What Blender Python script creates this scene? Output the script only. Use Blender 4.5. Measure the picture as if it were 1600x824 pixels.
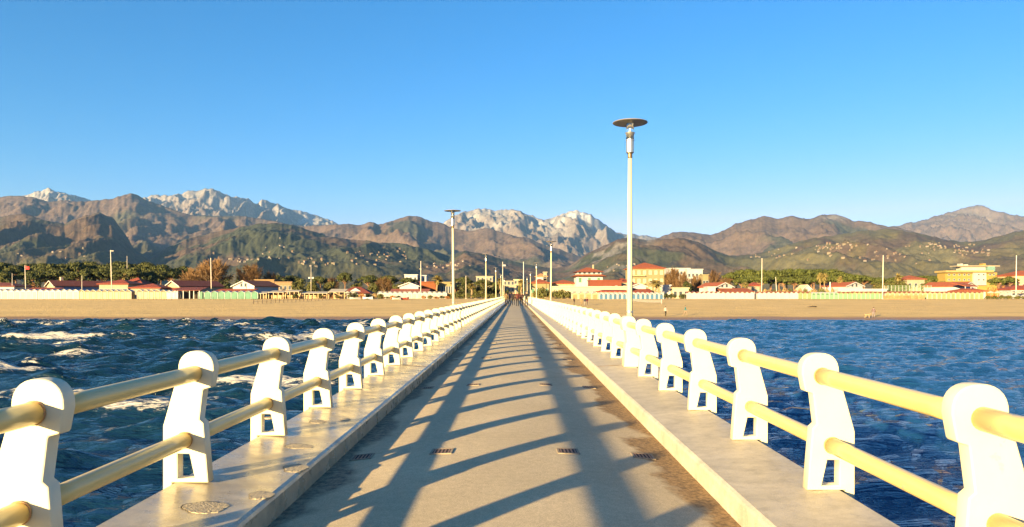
import bpy, bmesh, math, random
import numpy as np
from mathutils import Vector, Matrix, Quaternion

random.seed(7)
rng = np.random.default_rng(11)
for o in list(bpy.data.objects):
    bpy.data.objects.remove(o)
scene = bpy.context.scene
COL = scene.collection
R = math.radians

# ------------------------------------------------------------------ camera
FPX = 1120.0            # focal length in pixels of the 1600 px wide photograph
VPX, VPY = 806.0, 460.0 # where the pier vanishes / horizon
CAMZ = 4.5              # eye above sea level
DECK = CAMZ - 1.745     # walkway level
cam_d = bpy.data.cameras.new('camera')
cam = bpy.data.objects.new('camera', cam_d)
COL.objects.link(cam)
cam.location = (0, 0, CAMZ)
cam.rotation_euler = (R(90), 0, 0)
cam_d.sensor_fit = 'HORIZONTAL'
cam_d.sensor_width = 36.0
cam_d.lens = FPX / 1600 * 36.0
cam_d.shift_x = -(VPX - 800) / 1600
cam_d.shift_y = (VPY - 412) / 1600
cam_d.clip_start = 0.05
cam_d.clip_end = 80000
scene.camera = cam

# ------------------------------------------------------------------ sky, sun, exposure
SUN_EL, SUN_AZ = R(10.1), R(35.0)      # light travels forward and to the right
world = bpy.data.worlds.new('World')
scene.world = world
world.use_nodes = True
wn = world.node_tree
wn.nodes.clear()
sky = wn.nodes.new('ShaderNodeTexSky')
sky.sky_type = 'NISHITA'
sky.sun_disc = False
sky.sun_elevation = SUN_EL
sky.sun_rotation = R(180 + 35.0)
sky.altitude = 0
sky.air_density = 1.0
sky.dust_density = 0.4
sky.ozone_density = 3.0
hs = wn.nodes.new('ShaderNodeHueSaturation')
hs.inputs['Saturation'].default_value = 1.15
bg = wn.nodes.new('ShaderNodeBackground')
bg.inputs['Strength'].default_value = 0.05
wo = wn.nodes.new('ShaderNodeOutputWorld')
wn.links.new(sky.outputs[0], hs.inputs['Color'])
# the same colour grade over the whole sky (film-like response per channel)
sep = wn.nodes.new('ShaderNodeSeparateColor'); comb = wn.nodes.new('ShaderNodeCombineColor')
wn.links.new(hs.outputs[0], sep.inputs[0])
for ch, (div, gam, piv, top) in enumerate(((2.0, 2.1, 1.35, 2.7), (1.71, 1.0, 1.15, 4.3), (4.4, 1.0, 3.95, 8.5))):
    a_ = wn.nodes.new('ShaderNodeMath'); a_.operation = 'DIVIDE'; a_.inputs[1].default_value = div
    b_ = wn.nodes.new('ShaderNodeMath'); b_.operation = 'POWER'; b_.inputs[1].default_value = gam
    c_ = wn.nodes.new('ShaderNodeMath'); c_.operation = 'MULTIPLY'; c_.inputs[1].default_value = piv
    d_ = wn.nodes.new('ShaderNodeMath'); d_.operation = 'MINIMUM'; d_.inputs[1].default_value = top
    wn.links.new(sep.outputs[ch], a_.inputs[0]); wn.links.new(a_.outputs[0], b_.inputs[0])
    wn.links.new(b_.outputs[0], c_.inputs[0]); wn.links.new(c_.outputs[0], d_.inputs[0])
    wn.links.new(d_.outputs[0], comb.inputs[ch])
wn.links.new(comb.outputs[0], bg.inputs['Color'])
wn.links.new(bg.outputs[0], wo.inputs['Surface'])

sun_d = bpy.data.lights.new('sun', 'SUN')
sun_d.energy = 5.0
sun_d.angle = R(0.53)
sun_d.color = (1.0, 0.72, 0.33)
sun = bpy.data.objects.new('sun', sun_d)
COL.objects.link(sun)
sd = Vector((math.sin(SUN_AZ) * math.cos(SUN_EL), math.cos(SUN_AZ) * math.cos(SUN_EL), -math.sin(SUN_EL)))
sun.rotation_euler = sd.to_track_quat('-Z', 'Y').to_euler()
sun.location = (-60, -90, 60)

vs = scene.view_settings
vs.view_transform = 'Standard'
vs.look = 'None'
vs.gamma = 1.0
vs.use_curve_mapping = False
vs.exposure = 2.52
scene.render.engine = 'CYCLES'
scene.render.resolution_x, scene.render.resolution_y = 1024, 527
scene.cycles.max_bounces = 6
scene.cycles.volume_bounces = 0

# ------------------------------------------------------------------ helpers
def px(x, Y):
    return (x - VPX) / FPX * Y
def pz(y, Y):
    return CAMZ - (y - VPY) / FPX * Y

def deck_z(x):
    # the walkway is crowned: its middle lies higher than the gutters
    return DECK + 0.10*(1-min(1.0, abs((x+0.085)/1.775))**2)

def tag(o, label=None, cat=None, group=None, kind=None):
    if label: o['label'] = label
    if cat: o['category'] = cat
    if group: o['group'] = group
    if kind: o['kind'] = kind
    return o

def empty(name, loc=(0, 0, 0), rz=0.0, parent=None):
    o = bpy.data.objects.new(name, None)
    o.empty_display_size = 0.3
    COL.objects.link(o)
    o.location = loc
    o.rotation_euler = (0, 0, rz)
    if parent: o.parent = parent
    return o

def thing(name, label, cat, loc=(0, 0, 0), rz=0.0, group=None):
    return tag(empty(name, loc, rz), label, cat, group)

def link_mesh(name, me, parent=None, loc=None, rz=None, sc=None):
    o = bpy.data.objects.new(name, me)
    COL.objects.link(o)
    if parent: o.parent = parent
    if loc is not None: o.location = loc
    if rz is not None: o.rotation_euler = (0, 0, rz)
    if sc is not None: o.scale = sc
    return o

def copy_tree(o, parent=None):
    c = o.copy()
    COL.objects.link(c)
    c.parent = parent
    for ch in list(o.children):
        copy_tree(ch, c)
    return c

class MB:
    """collects shapes, then becomes ONE mesh"""
    def __init__(s):
        s.v = []; s.f = []; s.m = []
    def add(s, vs, fs, m=0):
        b = len(s.v)
        s.v += [tuple(q) for q in vs]
        s.f += [tuple(b + i for i in f) for f in fs]
        s.m += [m] * len(fs)
        return s
    def box(s, x0, x1, y0, y1, z0, z1, m=0):
        return s.add([(x0,y0,z0),(x1,y0,z0),(x1,y1,z0),(x0,y1,z0),(x0,y0,z1),(x1,y0,z1),(x1,y1,z1),(x0,y1,z1)],
              [(0,3,2,1),(4,5,6,7),(0,1,5,4),(1,2,6,5),(2,3,7,6),(3,0,4,7)], m)
    def prism(s, poly, y0, y1, m=0):
        """poly in (x,z) counter-clockwise seen from -Y"""
        n = len(poly)
        vs = [(x, y0, z) for x, z in poly] + [(x, y1, z) for x, z in poly]
        fs = [tuple(range(n)), tuple(range(2*n-1, n-1, -1))]
        fs += [(i, i+n, (i+1) % n + n, (i+1) % n) for i in range(n)]
        return s.add(vs, fs, m)
    def tube(s, p0, p1, r0, r1=None, n=8, m=0, caps=True):
        r1 = r0 if r1 is None else r1
        p0 = Vector(p0); p1 = Vector(p1)
        d = (p1 - p0).normalized()
        a = d.orthogonal().normalized(); b = d.cross(a)
        vs = []
        for p, r in ((p0, r0), (p1, r1)):
            for i in range(n):
                t = 2*math.pi*i/n
                vs.append(p + a*(r*math.cos(t)) + b*(r*math.sin(t)))
        fs = [(i, (i+1) % n, (i+1) % n + n, i+n) for i in range(n)]
        if caps:
            fs += [tuple(range(n-1, -1, -1)), tuple(range(n, 2*n))]
        return s.add(vs, fs, m)
    def lathe(s, prof, n=20, m=0, c=(0, 0, 0)):
        vs = []; fs = []
        for r, z in prof:
            for i in range(n):
                t = 2*math.pi*i/n
                vs.append((c[0]+r*math.cos(t), c[1]+r*math.sin(t), c[2]+z))
        k = len(prof)
        for j in range(k-1):
            for i in range(n):
                fs.append((j*n+i, j*n+(i+1) % n, (j+1)*n+(i+1) % n, (j+1)*n+i))
        fs.append(tuple(range(n-1, -1, -1))); fs.append(tuple((k-1)*n+i for i in range(n)))
        return s.add(vs, fs, m)
    def slab(s, a, b, c, d, t, m=0):
        """four corners, thickened downwards"""
        q = [Vector(k) for k in (a, b, c, d)]
        low = [k - Vector((0, 0, t)) for k in q]
        return s.add(q+low, [(0,1,2,3),(7,6,5,4),(0,4,5,1),(1,5,6,2),(2,6,7,3),(3,7,4,0)], m)
    def mesh(s, name, mats, smooth=False):
        me = bpy.data.meshes.new(name)
        me.from_pydata(s.v, [], s.f)
        for m in (mats if isinstance(mats, (list, tuple)) else [mats]):
            me.materials.append(m)
        if any(s.m): me.polygons.foreach_set('material_index', s.m)
        bm = bmesh.new(); bm.from_mesh(me)
        bmesh.ops.recalc_face_normals(bm, faces=bm.faces)
        bm.to_mesh(me); bm.free()
        if smooth: me.polygons.foreach_set('use_smooth', [True]*len(me.polygons))
        me.update()
        return me
    def build(s, name, mats, parent=None, smooth=False, loc=None, rz=None):
        return link_mesh(name, s.mesh(name, mats, smooth), parent, loc, rz)

def grid_mesh(name, X, Y, Z, mats, parent=None, smooth=True, attrs=None, cols=None):
    n, m = X.shape
    co = np.stack([X, Y, Z], -1).reshape(-1, 3).astype(np.float32)
    i = np.arange(n*m).reshape(n, m)
    q = np.stack([i[:-1, :-1], i[:-1, 1:], i[1:, 1:], i[1:, :-1]], -1).reshape(-1, 4)
    me = bpy.data.meshes.new(name)
    me.vertices.add(len(co)); me.vertices.foreach_set('co', co.ravel())
    me.loops.add(q.size); me.loops.foreach_set('vertex_index', q.ravel().astype(np.int32))
    me.polygons.add(len(q)); me.polygons.foreach_set('loop_start', np.arange(0, q.size, 4, dtype=np.int32))
    me.update(calc_edges=True)
    if smooth: me.polygons.foreach_set('use_smooth', np.ones(len(q), dtype=bool))
    for k, a in (attrs or {}).items():
        at = me.attributes.new(k, 'FLOAT', 'POINT'); at.data.foreach_set('value', a.astype(np.float32).ravel())
    for k, a in (cols or {}).items():
        at = me.attributes.new(k, 'FLOAT_COLOR', 'POINT')
        c4 = np.concatenate([a.reshape(-1, 3), np.ones((a.size//3, 1))], 1).astype(np.float32)
        at.data.foreach_set('color', c4.ravel())
    for mm in (mats if isinstance(mats, (list, tuple)) else [mats]): me.materials.append(mm)
    return link_mesh(name, me, parent)

# vectorised gradient noise -------------------------------------------------
_perm = np.random.default_rng(5).permutation(256)
_perm = np.concatenate([_perm, _perm, _perm])
_ang = np.random.default_rng(6).random(256)*2*np.pi
def pn(x, y, seed=0):
    x = np.asarray(x, float) + seed*17.31; y = np.asarray(y, float) + seed*9.77
    xi = np.floor(x).astype(int); yi = np.floor(y).astype(int)
    xf = x - xi; yf = y - yi
    u = xf**3*(xf*(xf*6-15)+10); v = yf**3*(yf*(yf*6-15)+10)
    def g(ix, iy, dx, dy):
        a = _ang[_perm[_perm[ix & 255] + (iy & 255)]]
        return np.cos(a)*dx + np.sin(a)*dy
    n00 = g(xi, yi, xf, yf); n10 = g(xi+1, yi, xf-1, yf)
    n01 = g(xi, yi+1, xf, yf-1); n11 = g(xi+1, yi+1, xf-1, yf-1)
    return ((n00*(1-u)+n10*u)*(1-v) + (n01*(1-u)+n11*u)*v)*1.41
def fbm(x, y, o=5, seed=0, gain=0.5):
    s = 0; a = 1; t = 0
    for k in range(o):
        s = s + a*pn(x*2**k, y*2**k, seed+k); t += a; a *= gain
    return s/t
def ridged(x, y, o=4, seed=0, gain=0.5):
    s = 0; a = 1; t = 0
    for k in range(o):
        s = s + a*(1-np.abs(pn(x*2**k, y*2**k, seed+k))*1.6); t += a; a *= gain
    return s/t
def sstep(a, b, x):
    t = np.clip((x-a)/(b-a), 0, 1)
    return t*t*(3-2*t)

# ------------------------------------------------------------------ materials
MATS = {}
def nodes_of(name):
    m = bpy.data.materials.new(name)
    m.use_nodes = True
    nt = m.node_tree
    b = nt.nodes['Principled BSDF']
    return m, nt, b
def mixc(nt, fac, a, b, blend='MIX'):
    n = nt.nodes.new('ShaderNodeMix'); n.data_type = 'RGBA'; n.blend_type = blend
    for s, v in ((n.inputs[0], fac), (n.inputs[6], a), (n.inputs[7], b)):
        if hasattr(v, 'is_linked'): nt.links.new(v, s)
        elif isinstance(v, (tuple, list)): s.default_value = (*v[:3], 1)
        else: s.default_value = v
    return n.outputs[2]
def ramp(nt, src, stops):
    n = nt.nodes.new('ShaderNodeValToRGB')
    nt.links.new(src, n.inputs[0])
    el = n.color_ramp.elements
    while len(el) < len(stops): el.new(0.5)
    for e, (p, c) in zip(el, stops):
        e.position = p
        e.color = (c, c, c, 1) if not isinstance(c, (tuple, list)) else (*c, 1)
    return n.outputs[0]
def noise(nt, scale, detail=4, rough=0.55, vec=None, stretch=None, kind='Object'):
    tc = nt.nodes.new('ShaderNodeTexCoord')
    out = tc.outputs[kind]
    if stretch:
        mp = nt.nodes.new('ShaderNodeMapping'); mp.inputs['Scale'].default_value = stretch
        nt.links.new(out, mp.inputs[0]); out = mp.outputs[0]
    n = nt.nodes.new('ShaderNodeTexNoise')
    n.inputs['Scale'].default_value = scale; n.inputs['Detail'].default_value = detail
    n.inputs['Roughness'].default_value = rough
    nt.links.new(out, n.inputs['Vector'])
    return n.outputs[0]
def math_(nt, op, a, b=None, clamp=False):
    n = nt.nodes.new('ShaderNodeMath'); n.operation = op; n.use_clamp = clamp
    for s, v in zip(n.inputs, (a, b)):
        if v is None: continue
        if hasattr(v, 'is_linked'): nt.links.new(v, s)
        else: s.default_value = v
    return n.outputs[0]
def bump(nt, b, src, strength, dist):
    n = nt.nodes.new('ShaderNodeBump')
    n.inputs['Strength'].default_value = strength; n.inputs['Distance'].default_value = dist
    nt.links.new(src, n.inputs['Height'])
    nt.links.new(n.outputs[0], b.inputs['Normal'])
    return n
def mat(name, c, rough=0.65, var=0.18, scale=3.0, bmp=0.0, bscale=40.0, rnd=0.0, metal=0.0, spec=None):
    """plain painted / plastered / natural surface with blotchy wear"""
    if name in MATS: return MATS[name]
    m, nt, b = nodes_of(name)
    lo = tuple(max(0, k*(1-var)) for k in c); hi = tuple(min(1, k*(1+var)) for k in c)
    f = ramp(nt, noise(nt, scale, 5, 0.6), [(0.3, 0.0), (0.7, 1.0)])
    out = mixc(nt, f, lo, hi)
    if rnd:
        oi = nt.nodes.new('ShaderNodeObjectInfo')
        v = math_(nt, 'MULTIPLY_ADD', oi.outputs['Random'], rnd); 
        v.node.inputs[2].default_value = 1 - rnd/2
        h = nt.nodes.new('ShaderNodeHueSaturation')
        nt.links.new(v, h.inputs['Value']); nt.links.new(out, h.inputs['Color'])
        out = h.outputs[0]
    nt.links.new(out, b.inputs['Base Color'])
    b.inputs['Roughness'].default_value = rough
    b.inputs['Metallic'].default_value = metal
    if spec is not None: b.inputs['Specular IOR Level'].default_value = spec
    if bmp: bump(nt, b, noise(nt, bscale, 4), bmp, 0.01)
    MATS[name] = m
    return m
def leafmat(name, c1, c2, rough=0.7, trans=0.15):
    if name in MATS: return MATS[name]
    m, nt, b = nodes_of(name)
    g = nt.nodes.new('ShaderNodeNewGeometry')
    oi = nt.nodes.new('ShaderNodeObjectInfo')
    f = math_(nt, 'MULTIPLY_ADD', g.outputs['Random Per Island'], 0.7)
    nt.links.new(math_(nt, 'MULTIPLY', oi.outputs['Random'], 0.3), f.node.inputs[2])
    nt.links.new(mixc(nt, f, c1, c2), b.inputs['Base Color'])
    b.inputs['Roughness'].default_value = rough
    b.inputs['Specular IOR Level'].default_value = 0.2
    MATS[name] = m
    return m

ORDS = ['first', 'second', 'third', 'fourth', 'fifth', 'sixth', 'seventh', 'eighth', 'ninth', 'tenth', 'eleventh', 'twelfth', 'thirteenth', 'fourteenth', 'fifteenth',
        'sixteenth', 'seventeenth', 'eighteenth', 'nineteenth', 'twentieth', 'twenty-first', 'twenty-second', 'twenty-third', 'twenty-fourth', 'twenty-fifth', 'twenty-sixth', 'twenty-seventh', 'twenty-eighth']

# ================================================================== SETTING: sea
def make_sea():
    m, nt, b = nodes_of('sea_water')
    at = nt.nodes.new('ShaderNodeAttribute'); at.attribute_name = 'foam'
    fo = at.outputs['Fac']
    fine = noise(nt, 2.4, 7, 0.75, stretch=(0.6, 1.4, 1))
    f = math_(nt, 'MULTIPLY_ADD', fine, 3.4); f.node.inputs[2].default_value = -1.75
    f = math_(nt, 'ADD', f, fo)
    f = math_(nt, 'MULTIPLY_ADD', f, 3.2, True); f.node.inputs[2].default_value = -1.25
    f = math_(nt, 'MULTIPLY', f, ramp(nt, fo, [(0.02, 0.0), (0.25, 1.0)]), True)
    deep = mixc(nt, ramp(nt, noise(nt, 0.09, 3), [(0.35, 0.0), (0.65, 1.0)]), (0.002, 0.011, 0.022), (0.004, 0.020, 0.034))
    # darker, greener base colour on the rough side, brighter blue on the other
    tcx = nt.nodes.new('ShaderNodeTexCoord'); spx = nt.nodes.new('ShaderNodeSeparateXYZ'); nt.links.new(tcx.outputs['Object'], spx.inputs[0])
    sx = math_(nt, 'MULTIPLY_ADD', spx.outputs[0], 1/34.0, True); sx.node.inputs[2].default_value = 0.5
    clear = mixc(nt, ramp(nt, noise(nt, 0.09, 3), [(0.35, 0.0), (0.65, 1.0)]), (0.007, 0.044, 0.128), (0.011, 0.060, 0.155))
    deep = mixc(nt, sx, deep, clear)
    nt.links.new(mixc(nt, f, deep, (0.50, 0.48, 0.43)), b.inputs['Base Color'])
    nt.links.new(ramp(nt, f, [(0, 0.06), (1, 0.7)]), b.inputs['Roughness'])
    b.inputs['IOR'].default_value = 1.333
    n1 = noise(nt, 2.2, 5, 0.58, stretch=(0.36, 1.5, 1))
    n2 = noise(nt, 6.0, 3, 0.6, stretch=(0.5, 1.4, 1))
    h = math_(nt, 'MULTIPLY_ADD', n2, 0.28); nt.links.new(n1, h.node.inputs[2])
    bump(nt, b, h, 1.0, 0.27)
    # waves travelling to the beach
    x = np.arange(-140, 140.01, 0.3); y = np.arange(-16, 134.01, 0.3)
    X, Y = np.meshgrid(x, y)
    N, M = 512, 1024
    kx = np.fft.fftfreq(M, 0.3)*2*np.pi; ky = np.fft.fftfreq(N, 0.3)*2*np.pi
    KX, KY = np.meshgrid(kx, ky); K = np.hypot(KX, KY) + 1e-6
    def field(lam, width, direc, seed):
        r = np.random.default_rng(seed)
        k0 = 2*np.pi/lam
        S = np.exp(-(np.log(K/k0))**2/(2*width**2))*(np.abs(KY)/K)**direc/K
        sp = np.fft.fft2(r.standard_normal((N, M)))*np.sqrt(S)
        h = np.fft.ifft2(sp).real
        return (h/h.std())[:X.shape[0], :X.shape[1]]
    left = sstep(6, -16, X)
    rough = 0.42 + 0.58*left
    sw = field(9.0, 0.28, 5, 3); ch = field(3.6, 0.4, 3.5, 4); sm = field(1.5, 0.35, 2.2, 5)
    Z = rough*(0.135*sw + 0.075*ch*(1+0.3*sw)) + 0.042*sm*(0.7+0.3*rough)
    Z = Z + 0.06*np.maximum(ch, 0)**2*rough*0.6
    foam = np.zeros_like(X)
    # breaking crests: x centre, y centre, half length, height, foam strength
    crests = [(-50, 72, 10, .55, 1.0), (-36, 70.5, 5, .42, .9), (-23.5, 71, 6, .45, .85), (-31.5, 54.5, 2.3, .55, 1.05), (-39, 54, 4, .35, .12),
              (-37, 45.5, 2.6, .45, .95), (-62, 92, 12, .4, .75), (-40, 91, 9, .35, .6), (-22, 93, 9, .4, .85), (-75, 104, 16, .35, .7), (-48, 106, 10, .3, .6),
              (-24, 105, 12, .32, .75), (-60, 117, 18, .3, .7), (-28, 117, 14, .3, .75), (-10, 110, 6, .3, .6), (-14.5, 57, 4.5, .4, .9), (-13, 46, 3.5, .3, .75), (-18, 50, 3, .3, .7),
              (-9.5, 66, 4, .35, .8), (-10, 78, 5, .35, .8), (-70, 62, 6, .5, .9), (-80, 82, 10, .5, .9), (-95, 70, 10, .5, .9), (-60, 40, 5, .45, .85), (-9, 36, 2.5, .2, .5), (-11.5, 29, 1.8, .18, .5),
              (24, 104, 5, .2, .35), (62, 112, 7, .2, .45), (40, 118, 9, .15, .4), (70, 88, 4, .2, .35), (90, 100, 6, .2, .4)]
    for k, (cx, cy, hl, hh, fs) in enumerate(crests):
        yc = cy + 1.3*pn(X*0.11, X*0+k*3.1, k) + 0.5*pn(X*0.4, X*0+k*1.7, k+40)
        env = np.exp(-((X-cx)/hl)**4)*(0.75+0.45*pn(X*0.25, X*0+k, k+9))
        d = Y-yc
        prof = np.where(d > 0, np.exp(-(d/0.75)**2), np.exp(-(d/1.9)**2))
        Z += hh*env*prof
        fp = np.where(d > 0, np.exp(-(d/0.65)**2), np.exp(-(np.abs(d)/1.1)**1.3))
        foam = np.maximum(foam, .88*fs*env*fp*(0.8+0.5*pn(X*0.5, Y*0.5, k+70)))
    # loose whitecaps and streaks on the rough side
    patch = fbm(X*0.05, Y*0.09, 3, 30)
    foam = np.maximum(foam, left*sstep(-0.02, 0.35, patch)*sstep(0.6, 1.8, sw+0.4*ch)*0.85)
    foam = np.maximum(foam, left*sstep(0.10, 0.42, fbm(X*0.10, Y*0.34, 5, 51))*sstep(26, 70, Y)*0.72)
    edge = 125.2 + 1.6*fbm(X*0.05, X*0, 3, 77)
    foam = np.maximum(foam, np.exp(-((Y-edge)/1.0)**2)*(0.35+0.45*left))
    fade = sstep(-140, -120, X)*sstep(140, 120, X)*sstep(-16, -6, Y)*sstep(134, 118, Y)
    Z = Z*(0.15+0.85*sstep(131, 118, Y))*np.clip(fade+0.0, 0, 1)
    XC = X + 0.0; YC = Y + 0.0
    o = grid_mesh('sea', XC, YC, Z, m, attrs={'foam': foam})
    # same sheet carried on to the horizon
    me = o.data
    bm = bmesh.new(); bm.from_mesh(me)
    B = 14000
    xs = [-B, float(x[0]), float(x[-1]), B]; ys = [-B, float(y[0]), float(y[-1])]
    g = [[bm.verts.new((a, c, 0.0)) for a in xs] for c in ys]
    for j in range(2):
        for i in range(3):
            if i == 1 and j == 1: continue
            bm.faces.new((g[j][i], g[j][i+1], g[j+1][i+1], g[j+1][i]))
    bm.to_mesh(me); bm.free()
    return tag(o, 'choppy blue sea with white breakers around the pier', None, None, 'structure')
make_sea()

# ================================================================== SETTING: beach and plain
def sand_z(Y, X=0.0):
    Y = np.asarray(Y, float)
    z = np.interp(Y, [100, 118, 126, 132, 165, 200, 212, 4000], [-1.3, -0.42, 0.0, 0.45, 1.75, 3.0, 3.2, 3.2])
    return z
def make_beach():
    m, nt, b = nodes_of('beach_sand')
    tc = nt.nodes.new('ShaderNodeTexCoord'); sp = nt.nodes.new('ShaderNodeSeparateXYZ')
    nt.links.new(tc.outputs['Object'], sp.inputs[0])
    yy = math_(nt, 'MULTIPLY_ADD', noise(nt, 0.07, 4, stretch=(1, 0.6, 1)), 5.0); nt.links.new(sp.outputs[1], yy.node.inputs[2])
    wet = nt.nodes.new('ShaderNodeMapRange'); wet.inputs[1].default_value = 135.5; wet.inputs[2].default_value = 132.0
    nt.links.new(yy, wet.inputs[0])
    dry = mixc(nt, ramp(nt, noise(nt, 0.35, 6, 0.65, stretch=(0.35, 1, 1)), [(0.32, 0.0), (0.68, 1.0)]), (0.51, 0.36, 0.145), (0.62, 0.44, 0.185))
    trk = noise(nt, 0.5, 6, 0.7, stretch=(0.12, 1.6, 1))
    dry = mixc(nt, 0.9, dry, ramp(nt, trk, [(0.3, 0.72), (0.5, 1.0), (0.7, 1.12)]), 'MULTIPLY')
    wr = nt.nodes.new('ShaderNodeMapRange'); wr.inputs[1].default_value = 141.5; wr.inputs[2].default_value = 143.0
    nt.links.new(yy, wr.inputs[0])
    line = math_(nt, 'MULTIPLY', math_(nt, 'MULTIPLY', wr.outputs[0], math_(nt, 'SUBTRACT', 1.0, wr.outputs[0])), 3.0)
    line = math_(nt, 'MULTIPLY', line, ramp(nt, noise(nt, 1.3, 6, 0.8), [(0.48, 0.0), (0.6, 1.0)]), True)
    dry = mixc(nt, line, dry, (0.10, 0.065, 0.03))
    nt.links.new(mixc(nt, wet.outputs[0], dry, (0.25, 0.15, 0.06)), b.inputs['Base Color'])
    nt.links.new(ramp(nt, wet.outputs[0], [(0, 0.95), (1, 0.5)]), b.inputs['Roughness'])
    b.inputs['Specular IOR Level'].default_value = 0.25
    h = math_(nt, 'ADD', noise(nt, 0.8, 6, 0.7), math_(nt, 'MULTIPLY', noise(nt, 4.0, 3), 0.3))
    bump(nt, b, h, 0.7, 0.25)
    ys = np.concatenate([np.linspace(104, 138, 70), np.linspace(139, 214, 90)])
    xs = np.concatenate([np.linspace(-900, -170, 40), np.linspace(-165, 165, 420), np.linspace(170, 900, 40)])
    X, Y = np.meshgrid(xs, ys)
    Z = sand_z(Y) + 0.10*fbm(X*0.06, Y*0.1, 4, 20)*sstep(124, 140, Y) + 0.10*fbm(X*0.03, Y*0.05, 2, 21)
    Z += 0.05*fbm(X*0.5, Y*0.7, 3, 23)*sstep(134, 140, Y)
    Z = np.where(Y > 205, np.minimum(Z, 3.19), Z)
    return tag(grid_mesh('beach', X, Y, Z, m), 'wide golden sand beach beyond the water', None, None, 'structure')
make_beach()
gm = mat('plain_ground', (0.10, 0.095, 0.045), 0.95, 0.4, 0.03)
g = MB(); g.add([(-13900, 213.5, 3.16), (13900, 213.5, 3.16), (13900, 15500, 3.16), (-13900, 15500, 3.16)], [(0, 1, 2, 3)])
tag(g.build('ground', gm), 'flat green coastal plain behind the beach town', None, None, 'structure')

# ================================================================== SETTING: mountains
TERR = {}
def terrain(name, label, pts, Yc, Yb, spur, lam, colfn, rock_rough, seed, rows=120, jag=0.8, ncol=1450, zb=3.0, power=1.15, fine=0.05):
    pts = [q for q in pts if -460 <= q[0] <= 2010]
    xs = np.array([p[0] for p in pts], float); ys = np.array([p[1] for p in pts], float)
    u = np.linspace((xs[0]-VPX)/FPX, (xs[-1]-VPX)/FPX, ncol)
    pxs = u*FPX + VPX
    cy = np.interp(pxs, xs, ys)
    k = np.exp(-np.linspace(-2, 2, 7)**2); k /= k.sum()
    cy = np.convolve(np.pad(cy, 3, 'edge'), k, 'valid')
    cy = cy - jag*(ridged(pxs*0.045, pxs*0, 4, seed)-0.6)*6*np.clip((VPY-cy)/80, 0.1, 1)
    ang = (VPY-cy)/FPX
    back = 14
    t = np.concatenate([np.linspace(0, 1, rows), np.linspace(1, 1.25, back+1)[1:]])
    U, T = np.meshgrid(u, t)
    Yd = Yb + (Yc-Yb)*T
    # crest wanders in depth so spurs stagger
    Xw = U*Yd
    A = np.broadcast_to(ang, U.shape)
    crest = A*Yc
    f = np.where(T <= 1, np.clip(T, 0, 1)**power, 1-(T-1)*1.6)
    z = zb + (crest+CAMZ-zb)*f
    # spurs running down towards the coast
    wx = Xw/lam + 0.9*fbm(Xw/(2.3*lam), Yd/(2.0*lam), 3, seed+3) + 0.55*(T-0.5)*np.sin(Xw/lam*0.7+seed)
    r1 = ridged(wx, Yd/(3.2*lam), 3, seed+5, 0.45)-0.55
    r2 = ridged(Xw/(0.33*lam)+0.5*fbm(Xw/lam, Yd/lam, 2, seed+7), Yd/(0.75*lam), 4, seed+8, 0.55)-0.55
    env = np.clip(T, 0, 1)**0.7*np.clip(1-T, 0, 1)**0.55*1.9
    env2 = np.clip(T*5, 0, 1)*np.clip((1.03-T)*3.5, 0.03, 1)
    amp = np.clip(crest, 40, None)
    r3 = ridged(Xw/(0.12*lam)+0.4*fbm(Xw/(.3*lam), Yd/(.3*lam), 2, seed+9), Yd/(0.20*lam), 4, seed+11, 0.6)-0.55
    z = z + amp*(spur*env*r1*1.15 + spur*0.27*env2*r2 + fine*env2*r3)
    z = np.where(T < 0.999, np.minimum(z, CAMZ + A*0.995*Yd), z)
    z = np.maximum(z, zb-8 + 0*z)
    z[0, :] = zb - 12
    dz_dx = np.gradient(z, axis=1)/np.maximum(np.gradient(Xw, axis=1), 1e-3)
    dz_dy = np.gradient(z, axis=0)/np.maximum(np.gradient(Yd, axis=0), 1e-3)
    slope = np.hypot(dz_dx, dz_dy)
    C = colfn(Xw, Yd, z, slope, T, pxs[None, :]+0*T, r1, A)
    m, nt, b = nodes_of(name+'_cover')
    at = nt.nodes.new('ShaderNodeAttribute'); at.attribute_name = 'cover'
    v = ramp(nt, noise(nt, 1/45.0, 7, 0.8), [(0.3, 0.5), (0.7, 1.5)])
    nt.links.new(mixc(nt, 1.0, at.outputs['Color'], v, 'MULTIPLY'), b.inputs['Base Color'])
    b.inputs['Roughness'].default_value = 0.95; b.inputs['Specular IOR Level'].default_value = 0.1
    bump(nt, b, noise(nt, 1/rock_rough, 7, 0.7), 0.6, rock_rough*0.2)
    o = grid_mesh(name, Xw, Yd, z, m, cols={'cover': C})
    TERR[name] = (u, Yd[:, 0], z)
    return tag(o, label, None, None, 'structure')
def mixn(a, b, f):
    return a*(1-f[..., None]) + b*f[..., None]
def c3(*c): return np.array(c, float)
def spot(P, cx, w):
    return np.exp(-((P-cx)/w)**2)

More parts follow.
